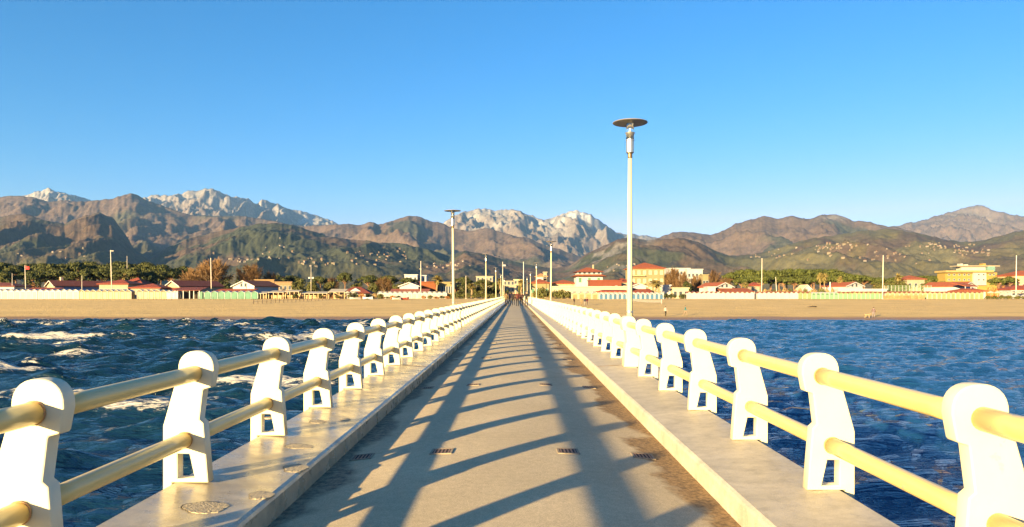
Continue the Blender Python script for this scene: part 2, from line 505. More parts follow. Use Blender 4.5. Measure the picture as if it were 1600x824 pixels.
FRONT = [(-700, 400), (-500, 385), (-300, 380), (-150, 372), (-40, 352), (10, 338), (40, 334), (70, 345), (100, 350), (130, 338), (155, 333), (178, 342), (196, 366), (212, 392), (235, 402), (255, 390), (290, 374), (330, 364), (370, 356), (400, 350), (425, 349), (455, 352), (478, 358),
         (505, 368), (545, 375), (590, 378), (630, 381), (665, 389), (700, 399), (725, 392), (755, 397), (790, 406), (830, 415), (865, 420), (890, 415), (915, 398), (940, 385), (965, 374), (985, 371), (1010, 375), (1030, 374), (1060, 372), (1090, 378), (1118, 392), (1140, 400), (1175, 398), (1215, 388),
         (1260, 374), (1300, 369), (1340, 362), (1385, 357), (1420, 362), (1465, 372), (1505, 379), (1545, 374), (1580, 364), (1620, 356), (1700, 350), (1850, 360), (2100, 380), (2300, 395)]
MID = [(-700, 350), (-450, 335), (-200, 330), (-80, 316), (0, 308), (35, 306), (75, 314), (135, 315), (175, 311), (192, 306), (205, 301), (216, 306), (230, 313), (262, 325), (300, 336), (335, 339), (380, 338), (420, 345), (460, 352), (500, 353), (540, 350), (560, 353), (578, 346), (592, 352), (615, 345), (638, 338), (655, 337), (672, 345), (692, 350), (712, 359),
       (740, 362), (757, 356), (775, 361), (800, 368), (830, 374), (850, 383), (875, 390), (905, 400), (940, 410), (985, 400), (1025, 373), (1050, 364), (1066, 363), (1085, 364), (1108, 368), (1122, 364), (1150, 350), (1178, 342), (1195, 338), (1207, 341), (1220, 341), (1233, 337), (1248, 341), (1262, 343), (1280, 337), (1300, 334), (1318, 339), (1335, 346), (1352, 346), (1380, 352), (1410, 357), (1460, 372), (1520, 385), (1620, 392), (1750, 385), (2000, 395), (2300, 400)]
FAR = [(-700, 330), (-400, 322), (-200, 318), (-60, 322), (0, 318), (40, 305), (57, 300), (74, 293), (90, 300), (110, 304), (136, 312), (170, 322), (205, 320), (226, 308), (245, 304), (262, 306), (284, 303), (291, 299), (310, 297), (330, 295), (345, 302), (365, 308), (380, 308), (396, 316), (402, 318), (408, 311), (425, 317), (440, 322), (456, 328), (470, 330), (482, 333), (500, 339), (520, 346), (535, 353), (580, 368), (640, 372), (690, 352),
       (705, 340), (718, 334), (745, 327), (757, 325), (772, 330), (790, 328), (801, 326), (826, 336), (850, 345), (870, 338), (890, 330), (905, 328), (916, 331), (931, 342), (946, 352), (965, 364), (978, 368), (992, 366), (1012, 369), (1060, 380), (1200, 385), (1330, 372), (1395, 354), (1440, 346), (1482, 332), (1510, 325), (1530, 320), (1550, 328), (1582, 336), (1612, 341), (1680, 352), (1800, 360), (2000, 372), (2300, 385)]
BROWN, GREEN, OLIVE, ROCK, GRASS, SNOW = c3(.090, .064, .048), c3(.038, .043, .026), c3(.068, .061, .032), c3(.165, .155, .152), c3(.105, .09, .034), c3(.33, .33, .34)
def col_front(X, Y, z, sl, T, P, r1, A):
    n = fbm(X/420, Y/420, 5, 60); n2 = fbm(X/160, Y/160, 4, 66); n3 = fbm(X/900, Y/900, 3, 64)
    rightness = sstep(850, 1150, P)
    C = mixn(BROWN*0.8 + 0*X[..., None], GREEN, sstep(-.10, .16, n + 0.5*n3 + 0.25*spot(P, 520, 160)))
    low = sstep(0.55, 0.12, T + 0.25*n2)
    C = mixn(C, OLIVE, low*0.75)
    C = mixn(C, GRASS, low*sstep(.12, .34, n2 + 0.35*n)*0.8)
    C = mixn(C, OLIVE*1.5, rightness*sstep(1080, 1250, P)*sstep(-.3, .15, n)*0.8)
    C = mixn(C, GRASS*.9, rightness*sstep(1080, 1250, P)*sstep(.05, .3, n2)*0.6)
    C = mixn(C, ROCK*0.85, spot(P, 940, 50)*sstep(.02, .25, n2 + 0.3*n)*0.85 + spot(P, 1015, 14)*spot(T, .95, .12)*0.8)
    return C
def col_mid(X, Y, z, sl, T, P, r1, A):
    n = fbm(X/800, Y/800, 5, 70); n2 = fbm(X/260, Y/260, 4, 76)
    C = mixn(BROWN*1.02 + 0*X[..., None], c3(.092, .068, .058), sstep(-.2, .4, n2))
    C = mixn(C, GREEN*1.1, sstep(.02, .26, n + 0.35*(0.6-T))*0.8)
    C = mixn(C, ROCK*0.9, spot(P, 1300, 26)*sstep(.80, .97, T)*sstep(-.2, .2, n2))
    return C
def col_far(X, Y, z, sl, T, P, r1, A):
    n = fbm(X/700, Y/700, 5, 80); n2 = fbm(X/220, Y/220, 4, 86)
    C = mixn(ROCK*1.0 + 0*X[..., None], ROCK*1.35, sstep(-.2, .35, n2))
    veg = sstep(.85, .55, T + 0.35*n)*0.75
    veg = np.maximum(veg, sstep(1360, 1400, P)*(1-0.25*spot(P, 1520, 45)*sstep(.7, .95, T + .5*n2)))
    C = mixn(C, BROWN*1.1, np.clip(veg, 0, 1))
    sn = np.clip(1.2*spot(P, 898, 34)*sstep(.74, .92, T + .3*n2) + spot(P, 475, 22)*sstep(.85, .96, T + .2*n2)*.9 + spot(P, 790, 40)*sstep(.86, .99, T + .3*n2)*.6 + spot(P, 72, 25)*sstep(.8, .98, T)*.5, 0, 1)
    return mixn(C, SNOW, sn)
terrain('marble_peaks', 'pale grey marble peaks with snow behind the brown hills', FAR, 11500, 7600, 0.42, 850, col_far, 110, 21, rows=120, jag=0.9, power=1.0, fine=0.05)
terrain('mountain_range', 'brown wooded middle range of mountains', MID, 7000, 4300, 0.42, 900, col_mid, 60, 33, rows=120, jag=0.6, fine=0.03)
terrain('foothills', 'dark green and brown foothills above the coastal plain', FRONT, 4200, 2300, 0.42, 560, col_front, 40, 45, rows=140, jag=0.5, power=1.25, fine=0.03)

def terr_hit(name, qx, qy):
    """first point of a terrain that shows at that direction"""
    u, Yr, z = TERR[name]
    i = int(np.argmin(np.abs(u-(qx-VPX)/FPX)))
    ang = (VPY-qy)/FPX
    app = (z[:, i]-CAMZ)/Yr
    k = np.argmax(app >= ang)
    if app[k] < ang: return None
    return (float(u[i]*Yr[k]), float(Yr[k]), float(z[k, i]))

# ================================================================== PIER
U = 592.0                     # photograph units per metre on the pier
SP = 1.89                     # post spacing
LEDGE_L, LIP_L, OUT_L = DECK + 0.25, -1.86, -2.72
LIP_R, OUT_R = 1.69, 2.49
PIER_END = 212.0
pier = tag(empty('pier', (0, 0, 0)), 'long straight concrete pier leading to the beach', None, None, 'structure')

def walkway_mat():
    m, nt, b = nodes_of('walkway_asphalt')
    tc = nt.nodes.new('ShaderNodeTexCoord'); sp = nt.nodes.new('ShaderNodeSeparateXYZ')
    nt.links.new(tc.outputs['Object'], sp.inputs[0])
    base = mixc(nt, ramp(nt, noise(nt, 0.8, 5, 0.6), [(0.3, 0.0), (0.7, 1.0)]), (0.50, 0.405, 0.255), (0.61, 0.495, 0.315))
    grain = ramp(nt, noise(nt, 90, 5, 0.8), [(0.28, 0.55), (0.72, 1.35)])
    base = mixc(nt, 0.7, base, ramp(nt, noise(nt, 14, 6, 0.75), [(0.35, 0.82), (0.65, 1.1)]), 'MULTIPLY')
    base = mixc(nt, 1.0, base, grain, 'MULTIPLY')
    # mud and moss gathered along the kerbs
    big = noise(nt, 0.55, 5, 0.62); ed = noise(nt, 4.0, 5, 0.65)
    w = math_(nt, 'MULTIPLY_ADD', big, 1.5); w.node.inputs[2].default_value = -0.52
    w = math_(nt, 'ADD', w, math_(nt, 'MULTIPLY', ed, 0.25))
    dr = math_(nt, 'SUBTRACT', LIP_R, sp.outputs[0])
    fr = math_(nt, 'MULTIPLY', math_(nt, 'SUBTRACT', w, dr), 9.0, True)
    dirt = mixc(nt, ramp(nt, noise(nt, 25, 5, 0.7), [(0.35, 0.0), (0.65, 1.0)]), (0.10, 0.06, 0.028), (0.42, 0.26, 0.11))
    base = mixc(nt, math_(nt, 'MULTIPLY', fr, 0.9), base, dirt)
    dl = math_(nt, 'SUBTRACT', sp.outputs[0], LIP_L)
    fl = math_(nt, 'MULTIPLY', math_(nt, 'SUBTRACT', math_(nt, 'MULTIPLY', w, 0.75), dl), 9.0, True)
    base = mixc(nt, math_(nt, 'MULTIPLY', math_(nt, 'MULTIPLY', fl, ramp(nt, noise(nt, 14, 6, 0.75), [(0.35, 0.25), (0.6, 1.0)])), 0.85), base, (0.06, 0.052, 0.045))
    nt.links.new(base, b.inputs['Base Color'])
    b.inputs['Roughness'].default_value = 0.85
    b.inputs['Specular IOR Level'].default_value = 0.25
    h = math_(nt, 'ADD', noise(nt, 160, 3, 0.7), math_(nt, 'MULTIPLY', noise(nt, 6, 4), 0.6))
    bump(nt, b, h, 0.55, 0.006)
    return m
def ledge_mat(name, c1, c2, r0, r1):
    m, nt, b = nodes_of(name)
    n = noise(nt, 2.2, 6, 0.62, stretch=(0.7, 1.5, 1))
    base = mixc(nt, ramp(nt, n, [(0.33, 0.0), (0.66, 1.0)]), c1, c2)
    st = ramp(nt, noise(nt, 9, 6, 0.7), [(0.3, 0.6), (0.55, 1.05)])
    base = mixc(nt, 0.55, base, st, 'MULTIPLY')
    base = mixc(nt, 0.6, base, ramp(nt, noise(nt, 130, 2), [(0.3, 0.8), (0.7, 1.15)]), 'MULTIPLY')
    nt.links.new(base, b.inputs['Base Color'])
    nt.links.new(ramp(nt, noise(nt, 3.5, 5, 0.6), [(0.3, r0), (0.7, r1)]), b.inputs['Roughness'])
    bump(nt, b, math_(nt, 'ADD', noise(nt, 5, 5), math_(nt, 'MULTIPLY', noise(nt, 60, 3), 0.25)), 0.35, 0.012)
    return m
M_walk = walkway_mat()
M_ledL = ledge_mat('ledge_concrete_worn_smooth', (0.34, 0.285, 0.19), (0.48, 0.41, 0.28), 0.16, 0.42)
M_ledR = ledge_mat('ledge_concrete', (0.38, 0.345, 0.275), (0.48, 0.435, 0.35), 0.45, 0.7)
M_conc = mat('pier_concrete', (0.36, 0.33, 0.27), 0.85, 0.2, 1.2, 0.4, 30)
M_white = None
def paint(name, c, rough, chips=0.0, chip=(0.3, 0.2, 0.12)):
    m, nt, b = nodes_of(name)
    f = ramp(nt, noise(nt, 3.0, 5, 0.6, kind='Object'), [(0.3, 0.0), (0.7, 1.0)])
    base = mixc(nt, f, tuple(k*0.93 for k in c), c)
    if chips:
        oi = nt.nodes.new('ShaderNodeObjectInfo')
        tc = nt.nodes.new('ShaderNodeTexCoord'); ad = nt.nodes.new('ShaderNodeVectorMath'); ad.operation = 'ADD'
        nt.links.new(tc.outputs['Object'], ad.inputs[0])
        sc = nt.nodes.new('ShaderNodeVectorMath'); sc.operation = 'SCALE'; sc.inputs[0].default_value = (31, 17, 23)
        nt.links.new(oi.outputs['Random'], sc.inputs['Scale']); nt.links.new(sc.outputs[0], ad.inputs[1])
        n = nt.nodes.new('ShaderNodeTexNoise'); n.inputs['Scale'].default_value = 9; n.inputs['Detail'].default_value = 7; n.inputs['Roughness'].default_value = 0.7
        nt.links.new(ad.outputs[0], n.inputs['Vector'])
        cf = ramp(nt, n.outputs[0], [(chips, 0.0), (chips+0.03, 1.0)])
        base = mixc(nt, math_(nt, 'MULTIPLY', cf, 0.7), base, chip)
    nt.links.new(base, b.inputs['Base Color'])
    b.inputs['Roughness'].default_value = rough
    bump(nt, b, noise(nt, 22, 5, 0.6), 0.12, 0.01)
    return m
M_white = paint('white_paint', (0.62, 0.58, 0.42), 0.55, 0.645, (0.5, 0.45, 0.33))
M_cream = paint('cream_rail_paint', (0.60, 0.465, 0.18), 0.30, 0.65, (0.28, 0.24, 0.26))

# walkway sheet, kerbed ledges, slab and piles
w = MB()
ysec = np.linspace(-14, PIER_END, 60)
for i in range(len(ysec)-1):
    xw = np.linspace(LIP_L-0.05, LIP_R+0.05, 17)
    for a, b in zip(xw[:-1], xw[1:]):
        w.add([(a, ysec[i], deck_z(a)), (b, ysec[i], deck_z(b)), (b, ysec[i+1], deck_z(b)), (a, ysec[i+1], deck_z(a))], [(0, 1, 2, 3)])
w.build('walkway', M_walk, pier, True)
def ledge(sgn, lip, out, m):
    l = MB()
    z0, z1 = DECK + 0.205, DECK + 0.25
    a = abs(lip); o = abs(out)
    prof = [(a+0.03, DECK-0.06), (a, DECK-0.06), (a, DECK+0.165), (a+0.012, DECK+0.188), (a+0.035, z0), (o-0.02, z1), (o, z1-0.02), (o, DECK-0.30), (o-0.12, DECK-0.30), (o-0.12, DECK-0.06)]
    ys = np.arange(-14, PIER_END+0.1, 3.2)
    vs = []; n = len(prof)
    for y in ys:
        for x, z in prof: vs.append((sgn*x, y, z))
    fs = []
    for j in range(len(ys)-1):
        for i in range(n):
            fs.append((j*n+i, j*n+(i+1) % n, (j+1)*n+(i+1) % n, (j+1)*n+i))
    fs.append(tuple(range(n))); fs.append(tuple((len(ys)-1)*n+i for i in range(n)))
    l.add(vs, fs)
    return l.build('ledge', m, pier)
ledge(-1, LIP_L, OUT_L, M_ledL); ledge(1, LIP_R, OUT_R, M_ledR)
s = MB(); s.box(-2.58, 2.35, -14, PIER_END, DECK-0.62, DECK-0.07); s.build('deck_slab', M_conc, pier)
pile = MB(); pile.tube((0, 0, -2.2), (0, 0, DECK-0.6), 0.28, 0.28, 12)
pile_me = pile.mesh('pile', M_conc, True)
for y in np.arange(-10, 190, 8.5):
    for x in (-1.7, 1.5):
        link_mesh('pile', pile_me, pier, (x, float(y), 0))
# rough oval mortar patches in the smooth ledge
M_patch = mat('mortar_patch', (0.40, 0.335, 0.225), 0.95, 0.3, 45, 1.0, 60)
M_gap = mat('open_gap', (0.05, 0.04, 0.03), 0.9, 0.2)
def ledge_top(x, left=True):
    a, o = (abs(LIP_L)+.035, abs(OUT_L)-.02) if left else (LIP_R+.035, OUT_R-.02)
    t = min(1, max(0, (abs(x)-a)/(o-a)))
    return DECK + 0.205 + 0.045*t
def patch(x, y, rx, ry, seed, left=True):
    q = MB(); n = 44
    r = random.Random(seed)
    ph = [r.uniform(0, 6.28) for _ in range(3)]
    ring = []
    for i in range(n):
        t = 2*math.pi*i/n
        k = 1 + 0.07*math.sin(3*t+ph[0]) + 0.05*math.sin(5*t+ph[1]) + 0.05*r.uniform(-1, 1)
        ring.append((x+rx*k*math.cos(t), y+ry*k*math.sin(t)))
    top = [(a, b, ledge_top(a, left)+0.002+0.003*r.random()) for a, b in ring]
    bot = [(x+(a-x)*1.04, y+(b-y)*1.04, ledge_top(a, left)-0.01) for a, b in ring]
    q.add(top+bot+[(x, y, ledge_top(x, left)+0.005)], [(i, (i+1) % n, 2*n) for i in range(n)] + [(i+n, (i+1) % n+n, (i+1) % n, i) for i in range(n)])
    q.build('mortar_patch', M_patch, pier)
    c = MB()
    arc = range(9, 32)
    vs = []
    for i in arc:
        a, b = ring[i]
        for k, dz in ((1.03, 0.004), (1.09, 0.004)):
            X2, Y2 = x+(a-x)*k, y+(b-y)*k
            vs.append((X2, Y2, ledge_top(X2, left)+dz))
    c.add(vs, [(2*i, 2*i+1, 2*i+3, 2*i+2) for i in range(len(arc)-1)])
    c.build('crack', M_gap, pier)
for i, (qx, qy, rx, ry) in enumerate([(322, 793, .15, .13), (408, 771, .09, .10), (462, 729, .10, .13), (468, 697, .13, .10), (497, 660, .10, .10), (540, 655, .06, .10), (420, 656, .05, .06)]):
    d = (CAMZ-(DECK+.225))*FPX/(qy-VPY)
    patch(px(qx, d), d, rx, ry, i)

# railing posts ------------------------------------------------------
PROF = [(0.0, -0.002), (0.040, 0.472), (0.072, 0.500), (0.044, 0.724), (0.040, 0.738), (-0.012, 0.752), (-0.020, 0.765)]
cx_, cz_, = 0.101, 0.892
arc = []
for i in range(15):
    t = math.pi*(i/14.0)
    arc.append((cx_ - 0.144*math.copysign(abs(math.cos(t))**.86, math.cos(t)), cz_ + 0.153*abs(math.sin(t))**.82))
PROF += arc + [(0.278, 0.757), (0.366, 0.445), (0.366, -0.06), (0.292, -0.06), (0.292, -0.002)]
HOLE = [(0.110, 0.032), (0.154, 0.226), (0.248, 0.226), (0.248, 0.032)]
def post_mesh(name, th, hole, sgn):
    cu = bpy.data.curves.new(name, 'CURVE'); cu.dimensions = '2D'; cu.fill_mode = 'BOTH'
    bev = 0.009
    cu.extrude = th/2-bev; cu.bevel_depth = bev; cu.bevel_resolution = 2; cu.offset = -bev
    for pl in ([PROF, HOLE] if hole else [PROF]):
        sp = cu.splines.new('POLY'); sp.points.add(len(pl)-1)
        for p, (a, b) in zip(sp.points, pl): p.co = (sgn*a, b, 0, 1)
        sp.use_cyclic_u = True
    ob = bpy.data.objects.new('tmp', cu); COL.objects.link(ob)
    dg = bpy.context.evaluated_depsgraph_get()
    me = bpy.data.meshes.new_from_object(ob.evaluated_get(dg))
    bpy.data.objects.remove(ob); bpy.data.curves.remove(cu)
    me.name = name
    me.transform(Matrix.Rotation(R(90), 4, 'X'))
    me.transform(Matrix.Translation((0, th/2, 0)))
    me.materials.clear(); me.materials.append(M_white)
    return me
def rail_mesh(L, wob):
    t = MB()
    n = 20; segs = 7
    vs = []; fs = []
    for j in range(segs):
        yy = L*j/(segs-1)
        for i in range(n):
            a = 2*math.pi*i/n
            vs.append((0.061*math.cos(a), yy, 0.061*math.sin(a)))
    for j in range(segs-1):
        for i in range(n): fs.append((j*n+i, j*n+(i+1) % n, (j+1)*n+(i+1) % n, (j+1)*n+i))
    fs += [tuple(range(n)), tuple((segs-1)*n+i for i in range(n))]
    t.add(vs, fs)
    return t.mesh('rail', M_cream, True)
TH = 0.10
rail_me = rail_mesh(SP-TH+0.012, 0)
M_collar = paint('rail_end_rust', (0.36, 0.20, 0.09), 0.7)
def railing(label, sgn, x_in, k0, n0, n1, lamps):
    root = thing('railing', label, 'railing', (sgn*x_in, 0, LEDGE_L))
    pm = post_mesh('railing_post', TH, True, sgn)
    wide = post_mesh('lamp_post_block', 0.42, False, sgn)
    ring = MB(); ring.lathe([(0.0625, 0), (0.066, 0.002), (0.066, 0.008), (0.0625, 0.010)], 16)
    ring_me = ring.mesh('collar', M_collar, True)
    ring_me.transform(Matrix.Rotation(R(-90), 4, 'X'))
    rr = random.Random(3 if sgn > 0 else 4)
    for n in range(n0, n1):
        y = SP*(n+k0)
        lamp = any(abs(y+0.05-ly) < SP/2 for ly in lamps)
        p = link_mesh('post', wide if lamp else pm, root, (0, y-(0.16 if lamp else 0), 0))
        p.rotation_euler = (rr.uniform(-.006, .006), rr.uniform(-.006, .006), rr.uniform(-.02, .02))
        if n < n1-1:
            for s_, z_ in ((0.110, 0.868), (0.186, 0.338)):
                rl = link_mesh('rail', rail_me, root, (sgn*s_, y+TH-0.006, z_+rr.uniform(-.003, .003)))
                rl.rotation_euler = (0, rr.uniform(0, 6.28), 0)
                if n < 12 and rr.random() < 0.35:
                    link_mesh('rail_collar', ring_me, rl, (0, SP-TH-0.012, 0))
    return root
L_LAMPS = [SP*k for k in (16.6, 34.5, 52, 69.5, 87)]
R_LAMPS = [SP*k for k in (8.05, 26.3, 44.2, 62, 80)]
railing('white post and cream pipe railing along the left edge of the pier', -1, 2.44, 2.01, -7, 108, L_LAMPS)
railing('white post and cream pipe railing along the right edge of the pier', 1, 2.23, 1.90, -7, 108, R_LAMPS)

# rusty joint strips across the ledges
M_joint = mat('rusty_joint', (0.36, 0.19, 0.06), 0.9, 0.4, 14)
for k in (8.07, 26.2, 44.2):
    y = SP*k
    for sg, a, b, lf in ((1, LIP_R+.04, 2.21, False), (-1, -LIP_L+.04, 2.42, True)):
        j = MB()
        za, zb_ = ledge_top(a, lf)+.004, ledge_top(b, lf)+.004
        j.add([(sg*a, y-.03, za), (sg*b, y-.03, zb_), (sg*b, y+.03, zb_), (sg*a, y+.03, za)], [(0, 1, 2, 3)])
        j.build('joint_strip', M_joint, pier)

# street lamps -------------------------------------------------------
M_pole = paint('lamp_pole_paint', (0.60, 0.54, 0.34), 0.4, 0.66, (0.4, 0.3, 0.15))
M_steel = mat('lamp_steel', (0.55, 0.53, 0.48), 0.32, 0.12, 6, metal=0.85)
M_dark = mat('lamp_bronze', (0.16, 0.11, 0.06), 0.4, 0.2, 6, metal=0.7)
M_disc = mat('lamp_disc_metal', (0.42, 0.36, 0.27), 0.45, 0.15, 5, metal=0.6)
mg, ntg, bg_ = nodes_of('lamp_glass')
bg_.inputs['Transmission Weight'].default_value = 1.0; bg_.inputs['Roughness'].default_value = 0.03; bg_.inputs['IOR'].default_value = 1.2
bg_.inputs['Base Color'].default_value = (0.92, 0.96, 0.98, 1)
def make_lamp(label):
    t = thing('street_lamp', label, 'street lamp', group='street lamps along the pier')
    MB().tube((0, 0, 0), (0, 0, 4.40), 0.070, 0.042, 16).build('pole', M_pole, t, True)
    MB().lathe([(0.10, 0.0), (0.10, 0.02), (0.078, 0.03), (0.076, 0.10)], 16).build('base_flange', M_pole, t)
    MB().box(-.028, .028, -.074, -.060, .45, .78).build('hatch', M_pole, t)
    MB().lathe([(0.0705, 1.1), (0.0715, 1.105), (0.0715, 1.135), (0.0705, 1.14)], 16).build('band', M_steel, t)
    MB().lathe([(0.043, 4.39), (0.050, 4.41), (0.050, 4.485), (0.060, 4.50)], 16).build('collar', M_dark, t)
    MB().lathe([(0.078, 4.50), (0.084, 4.51), (0.086, 4.76), (0.095, 4.765), (0.095, 4.785), (0.07, 4.79)], 20).build('housing', M_steel, t, False)
    MB().lathe([(0.055, 4.83), (0.10, 4.92), (0.104, 4.935), (0.09, 4.935), (0.05, 4.85)], 20).build('reflector', M_steel, t)
    MB().lathe([(0.082, 4.785), (0.082, 5.14)], 20).build('glass_tube', mg, t, True)
    MB().lathe([(0.02, 4.79), (0.022, 4.83), (0.02, 4.99), (0.012, 5.02)], 10).build('bulb', mat('bulb_glass', (0.85, 0.85, 0.82), 0.2, 0.05), t, True)
    MB().lathe([(0.05, 5.125), (0.36, 5.135), (0.372, 5.143), (0.368, 5.152), (0.20, 5.175), (0.05, 5.19)], 36).build('disc_shade', M_disc, t, False)
    return t
lab = {('R', 0): 'nearest and tallest looking lamp with bronze disc top on the right railing', ('L', 0): 'nearest disc topped lamp on the left railing',
       ('R', 1): 'second disc topped lamp along the right railing', ('L', 1): 'second disc topped lamp along the left railing',
       ('R', 2): 'third disc topped lamp along the right railing', ('L', 2): 'third disc topped lamp along the left railing',
       ('R', 3): 'fourth disc topped lamp along the right railing', ('L', 3): 'fourth disc topped lamp along the left railing',
       ('R', 4): 'farthest disc topped lamp along the right railing', ('L', 4): 'farthest disc topped lamp along the left railing'}
lamp0 = None
for side, xs_, ys_ in (('R', 1432/U, R_LAMPS), ('L', -1643/U, L_LAMPS)):
    for i, y in enumerate(ys_):
        if lamp0 is None:
            lamp0 = make_lamp(lab[(side, i)]); o = lamp0
        else:
            o = copy_tree(lamp0); o['label'] = lab[(side, i)]
        o.location = (xs_ if side == 'R' else xs_+0.06, y + (0.02 if side == 'R' else 0.0), LEDGE_L-0.3 if side == 'L' else LEDGE_L)
        if side == 'R': o.location.z = LEDGE_L
        else: o.location.z = LEDGE_L
        o.rotation_euler = (R(random.uniform(-.3, .3)), R(0.4 if side == 'R' else -0.5), random.uniform(0, 6))

# drain grates -------------------------------------------------------
M_iron = mat('rusty_iron', (0.26, 0.15, 0.10), 0.7, 0.3, 20, metal=0.3)
M_slot_shade = mat('slot_shade_black', (0.012, 0.010, 0.009), 0.9, 0.2)
M_frame = mat('grate_frame', (0.26, 0.205, 0.14), 0.8, 0.25, 14)
gcols = [(-1.62, 'nearest the left kerb'), (-0.78, 'left of the walkway centre'), (0.55, 'right of the walkway centre'), (1.34, 'nearest the right kerb')]
grows = [(4.0, 'closest row of drains'), (6.95, 'second row of drains'), (9.9, 'third row of drains'), (12.85, 'fourth row of drains')]
def make_grate():
    t = thing('drain_grate', 'x', 'drain grate', group='drain grates across the walkway')
    MB().box(-.115, .115, -.135, .135, -.02, .003).build('slot_shade', M_slot_shade, t)  # solid near-black block; the shade between the bars is painted, no hole
    f = MB()
    f.box(-.135, .135, -.155, -.125, -.01, .007); f.box(-.135, .135, .125, .155, -.01, .007)
    f.box(-.135, -.108, -.1249, .1249, -.01, .0066); f.box(.108, .135, -.1249, .1249, -.01, .0066)
    f.build('frame', M_frame, t)
    for i in range(5):
        x = -.088 + i*.044
        MB().box(-.010, .010, -.1248, .1248, .0032, .0055).build('bar', M_iron, t, loc=(x, 0, 0))
    return t
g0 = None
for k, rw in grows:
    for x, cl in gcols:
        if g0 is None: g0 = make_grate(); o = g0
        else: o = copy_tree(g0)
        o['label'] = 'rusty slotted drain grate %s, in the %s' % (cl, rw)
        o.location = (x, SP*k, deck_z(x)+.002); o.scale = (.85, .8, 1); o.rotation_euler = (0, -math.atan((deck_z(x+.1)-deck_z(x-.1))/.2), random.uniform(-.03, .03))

# ================================================================== TOWN helpers
GZ = 3.17
def walls(c, name=None): 
    return mat(name or 'plaster_%d_%d_%d' % tuple(int(k*100) for k in c), c, 0.85, 0.10, 0.8)
def tiles(c):
    nm = 'roof_tiles_%d_%d_%d' % tuple(int(k*100) for k in c)
    if nm in MATS: return MATS[nm]
    m = mat(nm, c, 0.8, 0.3, 2.5)
    nt = m.node_tree; b = nt.nodes['Principled BSDF']
    tc = nt.nodes.new('ShaderNodeTexCoord'); wv = nt.nodes.new('ShaderNodeTexWave')
    wv.inputs['Scale'].default_value = 1.4; wv.inputs['Distortion'].default_value = 0.6
    nt.links.new(tc.outputs['Object'], wv.inputs[0]); bump(nt, b, wv.outputs[1], 0.6, 0.08)
    return m
W_CREAM, W_WHITE, W_YEL, W_OCH, W_BRICK, W_ORANGE = (.26, .22, .16), (.34, .34, .36), (.2, .165, .085), (.19, .12, .055), (.14, .032, .014), (.16, .045, .01)
T_RED, T_DARK, T_OR = (.23, .045, .018), (.135, .03, .018), (.26, .065, .02)
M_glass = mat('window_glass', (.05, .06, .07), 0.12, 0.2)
M_shut = mat('green_shutter', (.05, .16, .09), 0.6, 0.2)
M_trim = mat('white_trim', (.36, .36, .37), 0.6, 0.08)

def add_window(parent, x, z, w, h, y, m=None, frame=True):
    """window on a wall facing -Y (local)"""
    f = MB()
    f.box(x-w/2-.08, x+w/2+.08, y-.05, y+.02, z-.08, z) ; f.box(x-w/2-.08, x+w/2+.08, y-.05, y+.02, z+h, z+h+.08)
    f.box(x-w/2-.08, x-w/2, y-.05, y+.02, z, z+h); f.box(x+w/2, x+w/2+.08, y-.05, y+.02, z, z+h)
    o = f.build('window', M_trim, parent)
    MB().box(x-w/2, x+w/2, y-.012, y+.02, z, z+h).build('pane', m or M_glass, o)
    return o

def gable_house(label, x0, x1, y_apex, y_eave, Y, wall, roof, depth=9, rot=0, wins=0, chimney=None, side=None, over=0.5, y_base=None, group=None, veranda=None):
    """gable end towards the sea; positions given by where the photograph shows them"""
    cx = px((x0+x1)/2, Y); w = px(x1, Y)-px(x0, Y)
    gz = GZ if y_base is None else pz(y_base, Y)
    t = thing('gable_house', label, 'house', (cx, Y, GZ), rot, group)
    he = pz(y_eave, Y)-GZ; ha = pz(y_apex, Y)-GZ
    hw = w/2-over
    b = MB(); b.prism([(-hw, 0), (hw, 0), (hw, he), (0, ha-0.15), (-hw, he)], 0, depth)
    wl = b.build('wall', walls(wall), t)
    r = MB()
    sl = (ha-he)/hw
    for s in (-1, 1):
        a = (0, -over, ha+.06); b_ = (0, depth+over, ha+.06)
        c_ = (s*(hw+over), depth+over, he-sl*over+.06); d_ = (s*(hw+over), -over, he-sl*over+.06)
        r.slab(*( (a, d_, c_, b_) if s > 0 else (a, b_, c_, d_)), 0.2)
    ro = r.build('roof', tiles(roof), t)
    f = MB()
    for s in (-1, 1):
        f.slab((0, -over-.06, ha+.03), (s*(hw+over), -over-.06, he-sl*over+.03), (s*(hw+over), -over+.0, he-sl*over+.03), (0, -over, ha+.03), 0.28)
    f.build('bargeboard', M_trim, t)
    for i in range(wins):
        add_window(wl, (i-(wins-1)/2)*1.5, he-0.35 if he > 2.2 else 0.9, 0.75, 1.05, 0)
    if side:
        MB().box(hw, hw+.06, .3, depth-.3, .2, he-.1).build('side_wall', walls(side), t)
    if chimney:
        c = MB(); zc = he+(ha-he)*(1-abs(chimney)/hw)
        c.box(chimney-.35, chimney+.35, 3, 3.7, zc-.4, zc+1.3); c.box(chimney-.45, chimney+.45, 2.9, 3.8, zc+1.3, zc+1.45)
        c.build('chimney', walls((.6, .42, .3)), ro)
    if veranda:
        xa, xb, yt, yb, rc = veranda
        v = MB(); a, b2 = px(xa, Y)-cx, px(xb, Y)-cx; zt, zb2 = pz(yt, Y)-GZ, pz(yb, Y)-GZ
        v.slab((a, -4.2, zb2), (b2, -4.2, zb2), (b2, .2, zt), (a, .2, zt), .15)
        v.build('veranda_roof', tiles(rc), t)
        n = max(2, int((b2-a)/3))
        for i in range(n+1):
            xx = a+.2+(b2-a-.4)*i/n
            MB().box(xx-.09, xx+.09, -4.1, -3.9, 0, zb2-.1).build('veranda_post', M_trim, t)
    return t

